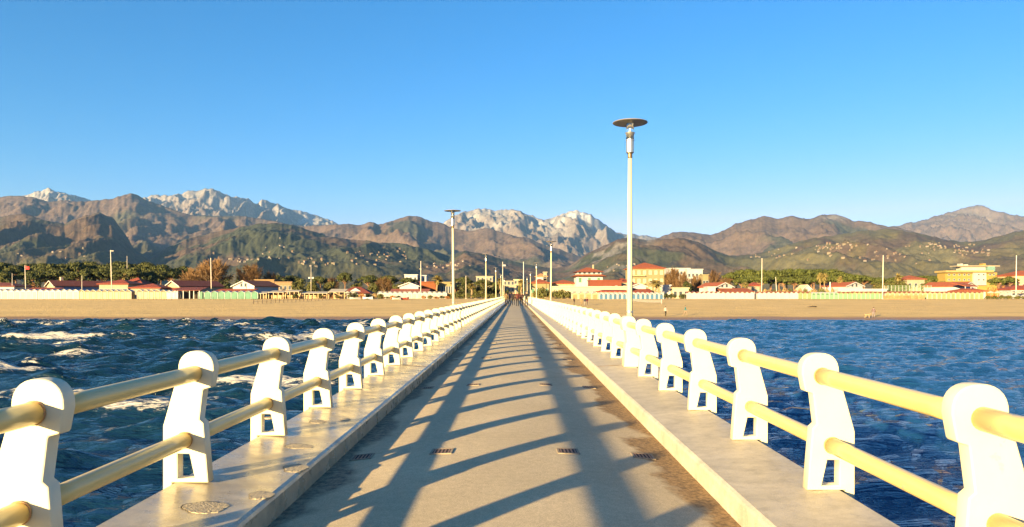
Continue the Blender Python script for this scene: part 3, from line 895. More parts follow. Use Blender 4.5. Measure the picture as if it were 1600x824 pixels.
def block(label, x0, x1, y_top, Y, wall, depth=10, rows=(), roof=None, roof_apex=None, roof_c=T_OR, name='building', cat='building', rot=0, parapet=True, over=0.6, shut=None, group=None, wsize=(0.9, 1.3)):
    """box building; rows = list of (sill z, number of windows); optional hipped roof up to pixel row roof_apex"""
    cx = px((x0+x1)/2, Y); w = px(x1, Y)-px(x0, Y); h = pz(y_top, Y)-GZ
    t = thing(name, label, cat, (cx, Y, GZ), rot, group)
    wl = MB().box(-w/2, w/2, 0, depth, 0, h).build('wall', walls(wall), t)
    if roof_apex is not None:
        ha = pz(roof_apex, Y)-GZ; o = over
        r = MB()
        rl = max(0.2, (w-depth)/2 if w > depth else 0.2)
        base = [(-w/2-o, -o, h), (w/2+o, -o, h), (w/2+o, depth+o, h), (-w/2-o, depth+o, h)]
        low = [(a, b, c-.22) for a, b, c in base]
        rid = [(-rl, depth/2, ha), (rl, depth/2, ha)]
        r.add(base+low+rid, [(0, 1, 9, 8), (1, 2, 9), (2, 3, 8, 9), (3, 0, 8), (4, 5, 1, 0), (5, 6, 2, 1), (6, 7, 3, 2), (7, 4, 0, 3), (7, 6, 5, 4)])
        r.build('roof', tiles(roof_c), t)
    else:
        r = MB(); r.box(-w/2-.25, w/2+.25, -.25, depth+.25, h, h+.28)
        r.build('roof_slab', walls(tuple(min(.8, k*1.15) for k in wall)), t)
    for z, n in rows:
        for i in range(n):
            x = -w/2+w*(i+.5)/n
            add_window(wl, x, z, wsize[0], wsize[1], 0, shut)
    return t

# ------------------------------------------------------------------ beach cabins
def cabin_proto(w, h, cw, cr, cd, win=True, rounded=False, d=1.9):
    t = empty('beach_cabin')
    he = h-0.42
    hw = w/2-.015
    MB().prism([(-hw, 0), (hw, 0), (hw, he), (0, h-.06), (-hw, he)], 0, d).build('wall', cw, t)
    r = MB()
    n = 6
    prof = [(-w/2-.0, he-.06)] + ([(w/2*math.cos(math.pi*(1-i/n))*0.98, he+.02+(h-he)*math.sin(math.pi*i/n)) for i in range(1, n)] if rounded else [(0, h)]) + [(w/2, he-.06)]
    for (a, b) in zip(prof[:-1], prof[1:]):
        r.slab((a[0], -.22, a[1]+.06), (b[0], -.22, b[1]+.06), (b[0], d+.1, b[1]+.06), (a[0], d+.1, a[1]+.06), .07)
    r.build('roof', cr, t)
    MB().box(-w*.30, w*.30, -.035, .02, .06, he-.28).build('door', cd, t)
    if win:
        MB().box(-w*.22, w*.22, -.05, .02, he-.24, he-.04).build('vent_window', M_glass, t)
    for s in (-1, 1):
        MB().box(s*w/2-.05, s*w/2+.05, -.06, .0, 0, he).build('corner_post', M_trim, t)
    return t
def cabin_row(x0, x1, n, y_top, y_base, Y, label, group, cw, cr, cd, skip=(), **k):
    w = (px(x1, Y)-px(x0, Y))/n
    h = pz(y_top, Y)-pz(y_base, Y)
    zb = pz(y_base, Y)
    p = None
    for i in range(n):
        if i in skip: continue
        if p is None: p = cabin_proto(w, h, cw, cr, cd, **k); o = p
        else: o = copy_tree(p)
        tag(o, '%s, %s from the left' % (label, ORDS[i]), 'beach cabin', group)
        o.location = (px(x0, Y)+w*(i+.5), Y + random.uniform(-.05, .05), min(zb, float(sand_z(Y))+.02))
        o.scale = (1, 1, random.uniform(.975, 1.025))
C_white = mat('cabin_white', (.31, .305, .32), .6, .08, 1.5, rnd=.12); C_yel = mat('cabin_yellow', (.21, .16, .07), .6, .1, 1.5, rnd=.14)
C_yell2 = mat('cabin_pale_yellow', (.235, .225, .14), .6, .1, 1.5, rnd=.16); C_green = mat('cabin_green', (.013, .12, .07), .55, .12, 1.5, rnd=.3)
C_lgreen = mat('cabin_light_green', (.13, .25, .15), .6, .1, 1.5, rnd=.16); C_blue = mat('cabin_blue', (.03, .10, .19), .55, .15, 1.5, rnd=.3)
C_ygreen = mat('cabin_yellow_green', (.15, .20, .10), .6, .1, 1.5, rnd=.16); C_redroof = mat('cabin_red_roof', (.2, .06, .03), .7, .2, 2)
C_wroof = mat('cabin_white_roof', (.34, .34, .36), .6, .1, 2); C_aqua = mat('cabin_aqua', (.45, .66, .62), .6, .1, 1.5, rnd=.2)
C_grey = mat('cabin_grey_door', (.24, .23, .22), .6, .1, 1.5, rnd=.1)
YB = 206
cabin_row(-43, 123, 18, 452.5, 467.5, YB, 'white beach cabin in the long pale far left row', 'white cabins far left', C_white, C_wroof, C_grey, win=False)
cabin_row(123, 260, 15, 453, 467.5, YB, 'yellow beach cabin with dark vent in the left hand yellow row', 'yellow cabins left', C_yel, C_wroof, C_yell2, skip=(9,))
cabin_row(260, 277, 2, 453.5, 467.5, YB, 'white cabin with vents beside the open pavilion', 'white cabins by the pavilion', C_white, C_wroof, C_white)
cabin_row(309, 403, 9, 455, 468.5, YB, 'cabin with a bright green front in the green row', 'green cabins left', C_green, C_wroof, C_green, win=False)
cabin_row(590, 698, 14, 456, 469, 214, 'small round topped white cabin in the row left of pier', 'white round topped cabins near the pier', C_white, C_wroof, C_grey, win=False, rounded=True)
cabin_row(893, 935, 4, 456.5, 467.5, YB, 'pale yellow cabin just right of the pier bushes', 'pale yellow cabins near the pier', C_yell2, C_wroof, C_yel, win=False)
cabin_row(936, 1037, 14, 457, 468, YB, 'blue fronted white cabin in the row behind the nearest lamp', 'blue fronted cabins', C_white, C_wroof, C_blue)
cabin_row(1073, 1178, 14, 455.5, 467, YB, 'red edged white cabin in the row right of the hedge', 'white cabins right, first run', C_white, C_redroof, C_white, win=False)
cabin_row(1183, 1247, 9, 455.5, 467, YB, 'red edged white cabin in the run after the gap', 'white cabins right, second run', C_white, C_redroof, C_white, win=False)
cabin_row(1247, 1268, 3, 455.5, 467, YB, 'yellow green cabin between white and mint green ones', 'yellow green cabins', C_ygreen, C_redroof, C_ygreen, win=False)
cabin_row(1268, 1310, 6, 456.5, 467, YB, 'mint green cabin in the right hand row', 'mint green cabins', C_lgreen, C_wroof, C_lgreen)
cabin_row(1310, 1381, 10, 455.5, 467, YB, 'pale green cabin in the run left of the tall mast', 'pale green cabins', C_ygreen, C_redroof, C_lgreen, win=False)
cabin_row(1383, 1537, 21, 455.5, 467, YB, 'pale yellow cabin in the long row below the hotel', 'pale yellow cabins right', C_yell2, C_redroof, C_ygreen, win=False)
cabin_row(1600, 1680, 10, 455.5, 467, YB, 'white cabin at the far right end of the beach', 'white cabins far right', C_white, C_redroof, C_white, win=False)

# ------------------------------------------------------------------ houses left
block('low dark red roofed house at the left edge behind white cabins', -40, 22, 447, 216, W_WHITE, 8, [(1.0, 5)], roof_apex=441.5, roof_c=T_DARK, name='house', cat='house')
gable_house('cream gable house with blue side wall behind the white cabins', 60, 98, 438.5, 446, 222, W_CREAM, T_DARK, depth=17, rot=R(-38), side=(.10, .15, .28), chimney=-0.8, veranda=None)
MBv = thing('awning', 'long red awning roof below the cream gable house', 'awning', (px(72, 215), 215, GZ))
MB().slab((px(48, 215)-px(72, 215), -2.5, 2.7), (px(97, 215)-px(72, 215), -2.5, 2.7), (px(97, 215)-px(72, 215), 1, 3.3), (px(48, 215)-px(72, 215), 1, 3.3), .12).build('sheet', tiles(T_RED), MBv)
for xx in (-4.3, -1.4, 1.4, 4.3): MB().box(xx-.06, xx+.06, -2.4, -2.28, 0, 2.6).build('support', M_trim, MBv)
block('wide restaurant with red hipped roof behind the yellow cabins', 155, 200, 443.5, 222, W_CREAM, 10, [(1.6, 7)], roof_apex=436.5, roof_c=T_RED, name='restaurant', cat='restaurant')
block('taller red hip roofed wing right of the restaurant', 188, 222, 444, 234, W_CREAM, 8, [(2.2, 4)], roof_apex=433.5, roof_c=T_RED, name='house', cat='house')
block('low red roofed annex beside the restaurant', 204, 250, 449.5, 214, W_CREAM, 9, [(.9, 6)], roof_apex=443, roof_c=T_RED, name='house', cat='house')
gable_house('white gable house with deep red roof beside the open pavilion', 250, 290, 438.5, 446.5, 220, W_CREAM, T_DARK, depth=15, rot=R(-32), side=W_CREAM, veranda=(243, 297, 449.5, 455.5, T_RED))
gable_house('white gable house with orange roof and two small windows above the green cabins', 358, 403, 438.5, 446.5, 222, W_WHITE, T_OR, depth=12, rot=R(-18), wins=2, veranda=(336, 408, 451.5, 456.5, T_RED))
pav = thing('pavilion', 'open dark pavilion with white posts between white and green cabins', 'pavilion', (px(292, YB), YB, GZ))
MB().slab((-3.4, -1.2, 2.5), (4.4, -1.2, 2.5), (4.4, 4, 3.4), (-3.4, 4, 3.4), .15).build('roof', tiles(T_DARK), pav)
MB().box(-3.2, 4.2, 3.7, 3.9, 0, 2.4).build('back_wall', mat('dark_timber', (.05, .035, .025), .8), pav)
for xx in (-3.1, -2.2, -.6, 1.2, 2.4, 4.0): MB().box(xx-.1, xx+.1, -1, -.8, 0, 2.4).build('post', M_trim, pav)
block('ochre apartment house among brown trees left of the beach bar', 398, 428, 438, 262, W_OCH, 9, [(3.6, 4), (.9, 4)], name='apartment_house', cat='house')
block('peach apartment house with balconies behind the beach bar', 429, 456, 441.5, 262, (.2, .13, .07), 9, [(3.0, 4), (.9, 3)], name='apartment_house', cat='house')
block('far reddish block among the trees above the ochre house', 425, 436, 432.5, 330, (.34, .10, .06), 8, [(7, 2)], name='house', cat='house')
# pagoda like roof
pg = thing('pavilion_house', 'low house with wide brown pyramid roof and pale gable behind the fence', 'house', (px(555, 226), 226, GZ))
MB().box(-3.2, 3.2, 0, 7, 0, 1.9).build('wall', walls(W_WHITE), pg)
r_ = MB(); r_.add([(-5.2, -1, 1.6), (5.2, -1, 1.6), (5.2, 8, 1.6), (-5.2, 8, 1.6), (-1.2, 2.8, 3.7), (1.2, 2.8, 3.7)], [(0, 1, 5, 4), (1, 2, 5), (2, 3, 4, 5), (3, 0, 4), (3, 2, 1, 0)])
r_.build('roof', tiles(T_DARK), pg)
MB().prism([(-1.9, 2.2), (1.9, 2.2), (0, 3.3)], .2, 1.6).build('gable', walls(W_WHITE), pg)
# beach bar
def kiosk(label, x0, x1, yr, Y, rc, wall=(.35, .22, .12), posts=4, slope=.5):
    a, b = px(x0, Y), px(x1, Y); c = (a+b)/2; h = pz(yr, Y)-GZ
    t = thing('beach_bar', label, 'beach bar', (c, Y, GZ))
    MB().slab((a-c, -1.8, h-.25), (b-c, -1.8, h-.25), (b-c, 2.2, h-.25+slope), (a-c, 2.2, h-.25+slope), .12).build('roof', rc, t)
    MB().box(a-c+.3, b-c-.3, 1.6, 1.8, 0, h-.25).build('back_wall', walls(wall), t)
    MB().box(a-c+.4, b-c-.8, -.6, -.2, 0, 1.05).build('counter', walls((.45, .30, .16)), t)
    for i in range(posts):
        xx = (a-c)+.15+(b-a-.3)*i/(posts-1)
        MB().box(xx-.08, xx+.08, -1.7, -1.54, 0, h-.25).build('post', walls((.5, .38, .22)), t)
    return t
M_canvas = mat('pale_canvas', (.32, .29, .23), .8, .12, 2)
kiosk('beach bar with green side at the left end of the fence', 405, 420, 457, 208, M_canvas, (.20, .30, .16))
kiosk('beach bar with long pale awning behind the near fence posts', 422, 446, 455.5, 209, M_canvas)
kiosk('timber beach bar with flat pale roof in the middle of the bar strip', 448, 470, 454.5, 210, M_canvas, (.42, .30, .16))
kiosk('long low beach bar with pale edge left of the pyramid roofed house', 471, 514, 457, 211, M_canvas, (.20, .14, .08), 7)
kiosk('beach bar with slanting pale roof beside the pyramid roofed house', 515, 541, 455, 212, M_canvas, (.45, .35, .22), 4, .9)
# umbrellas
def umbrella_proto(w, h, m):
    t = empty('beach_umbrella')
    MB().tube((0, 0, 0), (0, 0, h-.05), .03, .03, 6).build('pole', M_trim, t)
    c = MB(); n = 8
    ring = [(w/2*math.cos(6.283*i/n), w/2*math.sin(6.283*i/n), h-.55) for i in range(n)]
    low = [(x*1.0, y*1.0, z-.18) for x, y, z in ring]
    c.add(ring+low+[(0, 0, h)], [(i, (i+1) % n, 2*n) for i in range(n)]+[(i, i+n, (i+1) % n+n, (i+1) % n) for i in range(n)])
    c.build('canopy', m, t)
    return t
u0 = None
for i, (qx, qy, Y) in enumerate([(546, 456.5, 213), (551, 456, 214), (557, 456.5, 213)] + [(1541+i*10.5, 453.5 + (i % 2)*.6, 207) for i in range(7)]):
    if u0 is None: u0 = umbrella_proto(1.9, 2.35, M_canvas); o = u0
    else: o = copy_tree(u0)
    if i < 3: tag(o, 'small pale umbrella in front of the pyramid roofed house', 'umbrella', 'umbrellas by the pyramid roofed house')
    else: tag(o, 'white beach umbrella above the hedge at the far right', 'umbrella', 'white umbrellas far right')
    o.location = (px(qx, Y), Y-2, GZ)
# fence receding over the sand
M_fpost = mat('dark_fence_wood', (.06, .04, .03), .85, .3, 6)
fe = thing('beach_fence', 'dark post and rope fence across the sand before the beach bars', 'fence', (px(396, 174), 174, float(sand_z(174))))
fx0, fy0, fx1, fy1 = px(396, 174), 174, px(552, 206), 206
prev = None
for i in range(27):
    t = i/26; X_, Y_ = fx0+(fx1-fx0)*t-fx0, fy0+(fy1-fy0)*t-fy0
    z_ = float(sand_z(Y_+fy0))-float(sand_z(174))
    MB().tube((X_, Y_, z_-.1), (X_, Y_, z_+1.35), .07, .06, 7).build('post', M_fpost, fe)
    if prev:
        for hh in (.6, 1.2):
            MB().tube((prev[0], prev[1], prev[2]+hh), (X_, Y_, z_+hh), .025, .025, 5).build('rail', M_fpost, fe)
    prev = (X_, Y_, z_)
st = thing('stake_fence', 'thin wooden stakes with wire in front of the yellow and green cabins', 'fence', (px(300, 197), 197, float(sand_z(197))))
prev = None
for i in range(24):
    X_ = px(206+i*8.1, 197)-px(300, 197); hh = random.choice([.9, 1.0, 1.15, .8]); yj = random.uniform(-1, 1)
    MB().tube((X_, yj, -.1), (X_+random.uniform(-.05, .05), yj, hh), .045, .035, 6).build('stake', M_fpost, st)
    if prev: MB().tube((prev[0], prev[1], .6), (X_, yj, .6), .012, .012, 4).build('wire', M_fpost, st)
    prev = (X_, yj)
# ------------------------------------------------------------------ houses middle
gable_house('white gable house with brown skirt roof above the round topped cabins', 622, 656, 441.3, 446.5, 224, W_WHITE, T_DARK, depth=10, veranda=(612, 672, 451.5, 457, (.24, .07, .04)))
ob = block('orange flat roofed house with a white window right of the white gable house', 656, 681, 441.5, 232, W_ORANGE, 9, [(1.75, 1)], wsize=(1.6, 1.2), name='flat_roofed_house', cat='house')
cb = block('cream house with columned loggia and orange corner left of the pier', 686, 718, 442, 236, (.22, .17, .08), 9, [], name='loggia_house', cat='house')
MB().box(-2.9, 1.6, -.03, .02, 1.7, 3.9).build('loggia_shade', M_glass, cb)  # dark panel on the flat wall, painted shade of the loggia interior
for i in range(6): MB().tube((-2.7+i*.8, -.12, 1.7), (-2.7+i*.8, -.12, 3.9), .12, .12, 8).build('column', M_trim, cb)
MB().box(1.9, 3.3, -.05, .02, .9, 3.6).build('orange_panel', walls(W_ORANGE), cb)
block('pale modern block with terraces showing over the trees left of the nearest left lamp', 632, 652, 430, 330, W_WHITE, 10, [(7.8, 3)], name='apartment_block', cat='building')
tb = block('white terrace frame beside the pale modern block', 650, 666, 431, 334, W_WHITE, 8, [(7.6, 2)], name='apartment_block', cat='building')
block('pale roof terrace building above the trees by the far left lamps', 744, 770, 432.5, 330, W_CREAM, 8, [(7.6, 4)], name='apartment_block', cat='building')
block('cream street front at the end of the pier', 786, 804, 440, 300, W_CREAM, 12, [(5.3, 3), (2.6, 3)], name='town_house', cat='house')
block('tall cream corner house right of the pier end', 803, 814, 437.5, 320, (.4, .33, .2), 10, [(6, 2), (3, 2)], name='town_house', cat='house')
block('house with orange roof behind the bushes right of the pier', 829, 858, 442, 236, W_YEL, 9, [(1.8, 4)], roof_apex=435.5, roof_c=T_OR, name='house', cat='house', shut=M_shut)
block('pale villa with roof turret behind the orange roofed house', 838, 854, 432, 300, W_WHITE, 8, [(5.7, 3)], roof_apex=427, roof_c=(.45, .22, .1), name='villa', cat='house')
block('tiny roof tower right of the pale villa', 849, 854.5, 426, 300, W_CREAM, 3, [(8.0, 1)], name='roof_tower', cat='tower')
block('low house with long red roof left of the white villa', 860, 902, 443, 240, (.38, .31, .2), 9, [(1.9, 6)], roof_apex=437, roof_c=T_OR, name='house', cat='house')
# white villa with two stacked roofs
Yv = 234
vx = px(921, Yv)
vl = thing('villa', 'white villa with two stacked orange roofs right of the pier', 'house', (vx, Yv, GZ))
hw1 = (px(946, Yv)-px(898, Yv))/2
z1 = pz(431.5, Yv)-GZ; z2 = pz(425, Yv)-GZ; z3 = pz(417.5, Yv)-GZ
wl1 = MB().box(-hw1*.86, hw1*.86, 0, 9, 0, z1).build('wall', walls(W_WHITE), vl)
rr_ = MB(); q = hw1*1.12
rr_.add([(-q, -1.3, z1-.1), (q, -1.3, z1-.1), (q, 10.3, z1-.1), (-q, 10.3, z1-.1), (-hw1*.8, .3, z1+.55), (hw1*.8, .3, z1+.55), (hw1*.8, 8.7, z1+.55), (-hw1*.8, 8.7, z1+.55)],
        [(0, 1, 5, 4), (1, 2, 6, 5), (2, 3, 7, 6), (3, 0, 4, 7), (3, 2, 1, 0), (4, 5, 6, 7)])
rr_.build('lower_roof', tiles(T_OR), vl)
wl2 = MB().box(-hw1*.78, hw1*.78, .4, 8.6, z1+.5, z2).build('upper_wall', walls(W_WHITE), vl)
r2_ = MB(); q = hw1*.98
r2_.add([(-q, -.7, z2-.05), (q, -.7, z2-.05), (q, 9.7, z2-.05), (-q, 9.7, z2-.05), (-.6, 4.5, z3), (.6, 4.5, z3)], [(0, 1, 5, 4), (1, 2, 5), (2, 3, 4, 5), (3, 0, 4), (3, 2, 1, 0)])
ur = r2_.build('upper_roof', tiles(T_OR), vl)
MB().box(1.3, 1.8, 3.2, 3.7, z3-1.2, z3+.9).build('chimney', walls(W_CREAM), ur)
for i in range(5): add_window(wl2, -hw1*.78+hw1*1.56*(i+.5)/5, z1+.7, .8, .75, .4)
for i in range(3): add_window(wl1, -hw1*.6+hw1*1.2*i/2, z1-2.1, .9, 1.5, 0, M_shut)
rb = block('brick red flat roofed house in front of the white villa', 922, 971, 439, 226, W_BRICK, 7, [], name='flat_roofed_house', cat='house')
add_window(rb.children[0], 0.6, 2.7, 2.6, 1.1, 0, walls((.62, .52, .36))); add_window(rb.children[0], -2.6, 2.75, .6, .9, 0)
add_window(rb.children[0], 3.3, 2.7, .5, 1.3, 0)
lw = block('long low cream wall building below the brick red house', 862, 985, 449, 218, (.40, .34, .24), 5, [(.9, 12)], name='service_building', cat='building')
block('long red roofed shed behind the blue fronted cabins', 935, 985, 455.5, 211, (.5, .4, .3), 3, [], roof_apex=453, roof_c=T_RED, name='shed', cat='shed')
bigy = block('large yellow four storey hotel with orange hipped roof right of the nearest lamp', 985, 1038, 419, 262, W_YEL, 12, [(8.6, 6), (5.6, 6), (2.6, 6)], roof_apex=409.5, roof_c=T_OR, name='hotel', cat='hotel', shut=walls((.42, .34, .2)))
for z in (5.0, 8.0):
    MB().box(-6, -1, -1.2, -.01, z, z+.15).build('balcony', walls((.66, .5, .26)), bigy)
block('red roofed house partly behind the nearest right lamp', 962, 986, 440.5, 246, W_CREAM, 8, [(2.6, 3)], roof_apex=434.5, roof_c=T_RED, name='house', cat='house')
gable_house('small white gable house just right of the nearest lamp post', 984, 1012, 442.5, 447, 222, W_WHITE, T_OR, depth=8, veranda=(982, 1016, 451.5, 457, T_RED))
block('long white modern building behind the brown trees', 1046, 1078, 420, 300, (.32, .32, .33), 12, [(9.6, 6)], name='modern_building', cat='building')
block('stepped right wing of the long white modern building', 1074, 1098, 421.5, 296, (.32, .32, .33), 12, [(8.5, 4)], name='modern_building', cat='building')
block('small cream block right of the white modern building', 1098, 1107, 430, 290, W_YEL, 8, [(5.5, 2)], name='house', cat='house')
block('small white house behind the palm and the hedge', 1038, 1048, 446.5, 224, W_WHITE, 5, [], name='house', cat='house')
block('cream garden wall house between the hedge clumps', 1051, 1076, 451, 222, (.4, .34, .23), 5, [(.9, 3)], name='house', cat='house')
gable_house('white gable house with two dark windows and red roof above the white cabins', 1116, 1148, 441.5, 447.5, 222, W_WHITE, T_OR, depth=11, rot=R(14), wins=2, veranda=(1116, 1172, 450.5, 456, T_OR))
block('low white building left of the gable house with two windows', 1106, 1118, 449.5, 219, W_WHITE, 4, [(.9, 1)], name='house', cat='house')
block('small red roofed house among pines right of the two window house', 1176, 1187, 446, 232, W_CREAM, 5, [(1.5, 1)], roof_apex=441, roof_c=T_RED, name='house', cat='house')
gable_house('tiny white gable hut among reeds behind the white cabins', 1253, 1269, 445, 451, 222, W_WHITE, (.5, .4, .25), depth=5, over=.3)
gable_house('white gable house with green shutters above the pale green cabins', 1317, 1353, 441, 446.5, 222, W_WHITE, T_OR, depth=11, rot=R(16), wins=2)
block('low white terrace wall in front of the house with green shutters', 1310, 1386, 453, 214, W_WHITE, 3, [], name='terrace', cat='terrace')
block('red tiled house among trees left of the yellow hotel', 1417, 1445, 436, 262, W_CREAM, 9, [(4, 3)], roof_apex=430, roof_c=T_OR, name='house', cat='house')
# yellow seaside hotel
Yh = 262
hx = px(1514, Yh)
ht = thing('seaside_hotel', 'big yellow seaside hotel with terraces and white bay at the right', 'hotel', (hx, Yh, GZ))
def hb(nm, x0, x1, y0, y1, d0, d1, m, par=ht):
    return MB().box(px(x0, Yh)-hx, px(x1, Yh)-hx, d0, d1, pz(y1, Yh)-GZ, pz(y0, Yh)-GZ).build(nm, m, par)
Hy = walls((.25, .175, .045)); Hw = walls((.33, .32, .30))
hwl = hb('wall', 1477, 1558, 426, 466, 0, 5, Hy)
hb('white_bay', 1519, 1539, 426, 446, -.8, -.01, Hw)
hb('terrace_slab', 1474, 1549, 423, 426.2, -1.4, 5.6, walls((.27, .2, .08)))
hb('upper_floor', 1506, 1544, 416.5, 423, 1.5, 4.6, Hw)
hb('top_roof', 1497, 1564, 415.0, 416.6, .5, 5, walls((.26, .22, .16)))
hb('glass_gallery', 1545, 1556, 416.6, 424, .4, 4.5, mat('gallery_glass', (.12, .22, .2), .15, .2))
hb('roof_tower', 1541, 1546, 411.5, 416, 2, 4, Hy); hb('roof_tower', 1506, 1510, 411.8, 415.2, 2, 4, Hw); hb('roof_tower', 1512, 1518, 413, 415.2, 2, 4, Hw)
for z0, z1_ in ((428, 431), (436, 439)):
    for a in (1481, 1489, 1497, 1505, 1512, 1545, 1551):
        w_ = hb('window', a, a+3.5, z0, z1_, -.06, -.005, M_trim, hwl)
        hb('pane', a+.4, a+3.1, z0+.4, z1_-.4, -.08, -.062, M_glass, w_)
    for a in (1525.5, 1533):
        w_ = hb('window', a, a+3.2, z0, z1_, -.86, -.805, M_trim, hwl)
        hb('pane', a+.4, a+2.8, z0+.4, z1_-.4, -.88, -.862, M_glass, w_)
gable_house('white gable house with long red roof in front of the yellow seaside hotel', 1498, 1532, 440.5, 446.5, 222, W_WHITE, T_OR, depth=13, rot=R(24), veranda=(1474, 1502, 442, 447.5, T_OR))
block('low red roofed shed below the yellow seaside hotel', 1498, 1540, 454.5, 213, W_WHITE, 4, [], roof_apex=451, roof_c=T_OR, name='shed', cat='shed')
block('red roofed house at the right edge behind the tall mast', 1586, 1640, 430, 250, (.6, .3, .2), 9, [(3.5, 6)], roof_apex=422.5, roof_c=T_OR, name='house', cat='house')
block('low white house with red roof at the right edge', 1580, 1640, 452, 220, W_WHITE, 6, [(1, 8)], roof_apex=446, roof_c=T_RED, name='house', cat='house')
# sports court fence
cf = thing('court_fence', 'tall green mesh fence right of the tall white mast', 'fence', (px(1382, 216), 216, GZ))
for i in range(14):
    xx = (px(1455, 216)-px(1382, 216))*i/13
    MB().tube((xx, 0, 0), (xx, 0, 4.0), .06, .06, 6).build('post', M_trim, cf)
for zz in (2.6, 3.3, 3.95): MB().tube((0, 0, zz), (px(1455, 216)-px(1382, 216), 0, zz), .03, .03, 5).build('rail', mat('fence_green', (.12, .22, .12), .7), cf)
nb = MB(); wN = px(1455, 216)-px(1382, 216)
for i in range(110): nb.tube((wN*i/110, .03, 2.0), (wN*i/110, .03, 3.95), .014, .014, 3, caps=False)
nb.build('mesh_wires', mat('fence_green', (.12, .22, .12), .7), cf)
lf = thing('low_screen', 'low brown wooden screen on the sand in front of the pale yellow cabins', 'fence', (px(1412, 203), 203, float(sand_z(203))))
for i in range(12):
    a = px(1380, 203)-px(1412, 203)+(px(1445, 203)-px(1380, 203))*i/12
    MB().box(a, a+.95, -.06, .06, 0, 1.05+.05*(i % 3)).build('panel', mat('screen_wood', (.28, .15, .07), .8, .3, 2, rnd=.4), lf)

# ------------------------------------------------------------------ masts and poles
M_mast = paint('mast_paint', (.78, .70, .58), .5)
def mast(label, x, yt, Y, r=.11, name='mast', extra=None, lean=0.0):
    t = thing(name, label, 'mast', (px(x, Y), Y, GZ))
    h = pz(yt, Y)-GZ
    MB().tube((0, 0, 0), (lean*h, 0, h), r, r*.6, 8).build('pole', M_mast, t, True)
    MB().lathe([(r*2, 0), (r*2, .08), (r*1.2, .12)], 8).build('base', M_mast, t)
    MB().lathe([(r*.6, h), (r*1.1, h+.06), (r*.5, h+.14)], 8, 0, (lean*h, 0, 0)).build('cap', M_mast, t)
    if extra: extra(t, h)
    return t
def crossarm(t, h): MB().box(-.5, .5, -.05, .05, h-.12, h-.02).build('crossarm', M_mast, t)
mast('tall pole in front of the red restaurant roof with a small cross arm', 175, 392, 212, .12, extra=crossarm, lean=-.03)
mast('thin pole behind the restaurant roof', 198.5, 401, 260, .08)
mast('tall pale pole in front of the round brown tree', 330.5, 404, 212, .12, lean=-.02)
mast('short thin pole right of the cream gable house', 128, 432, 215, .07)
mast('short thin pole among the shrubs left of the cream gable house', 19, 428, 216, .07)
mast('thin pale mast in front of the white gable house with brown skirt roof', 657.5, 409, 216, .11)
mast('slim lamp mast by the pier bushes left of the pier', 728, 432, 208, .08)
mast('tall thin mast at the left of the pier end', 785.5, 410, 216, .09, extra=lambda t, h: MB().box(.1, .9, -.06, .06, h-1.2, h-.7).build('floodlight', M_steel, t))
mast('tall thin mast at the right of the pier end', 818, 410, 216, .12)
mast('tall white mast in front of the pine belt on the right', 1190, 404.5, 210, .10, lean=.01)
mast('slanting thin pole among the reeds right of the pine belt mast', 1214, 434, 214, .08, lean=-.06)
mast('very tall white mast standing among the pale yellow cabins', 1379, 400, 205, .12, lean=.015)
mast('very tall white mast at the right edge of the photograph', 1587.5, 400, 210, .12, lean=.01)
mast('twin headed court lamp mast above the beach bar strip', 486, 415, 222, .07, extra=lambda t, h: [MB().box(s*.55-.28, s*.55+.28, -.1, .1, h-4.1, h-3.6).build('lamp_head', M_trim, t) for s in (-1, 1)])
mast('short white chimney like pillar left of the green shuttered house', 1297, 441.5, 216, .22)
fl = mast('flagpole with a red flag behind the white cabins', 40.5, 415, 211, .10, 'flagpole', lean=-.03)
hF = pz(415, 211)-GZ
fm = MB(); vsF = []
for i in range(7):
    for j in range(4):
        vsF.append((-.03*hF+.08+1.15*i/6, .10*math.sin(i*1.3), hF-.15-.95*j/3-.03*i))
fm.add(vsF, [(i*4+j, i*4+j+1, i*4+j+5, i*4+j+4) for i in range(6) for j in range(3)])
fo_ = fm.build('flag', mat('flag_red', (.5, .03, .03), .8), fl)
md = fo_.modifiers.new('thickness', 'SOLIDIFY'); md.thickness = .02

# ================================================================== TREES AND PLANTS
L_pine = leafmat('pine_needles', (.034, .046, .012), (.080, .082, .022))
L_pineR = leafmat('pine_needles_yellower', (.042, .058, .012), (.095, .105, .024))  # lighter, yellower needle colour for the right hand pines
L_twig = leafmat('bare_twigs', (.12, .065, .03), (.19, .115, .05))
L_bush = leafmat('bush_leaves', (.040, .050, .012), (.13, .12, .035))
L_dark = leafmat('dark_leaves', (.020, .030, .010), (.07, .075, .022))
L_palm = leafmat('palm_leaves', (.09, .075, .022), (.22, .17, .06))
L_reed = leafmat('dry_reeds', (.22, .14, .06), (.42, .30, .14))
L_orange = leafmat('orange_shrub', (.24, .10, .03), (.44, .22, .08))
M_bark = mat('pine_bark', (.20, .11, .06), .9, .3, 2); M_bark2 = mat('grey_bark', (.26, .19, .12), .9, .25, 2)
M_palmt = mat('palm_trunk', (.24, .16, .09), .95, .3, 6)

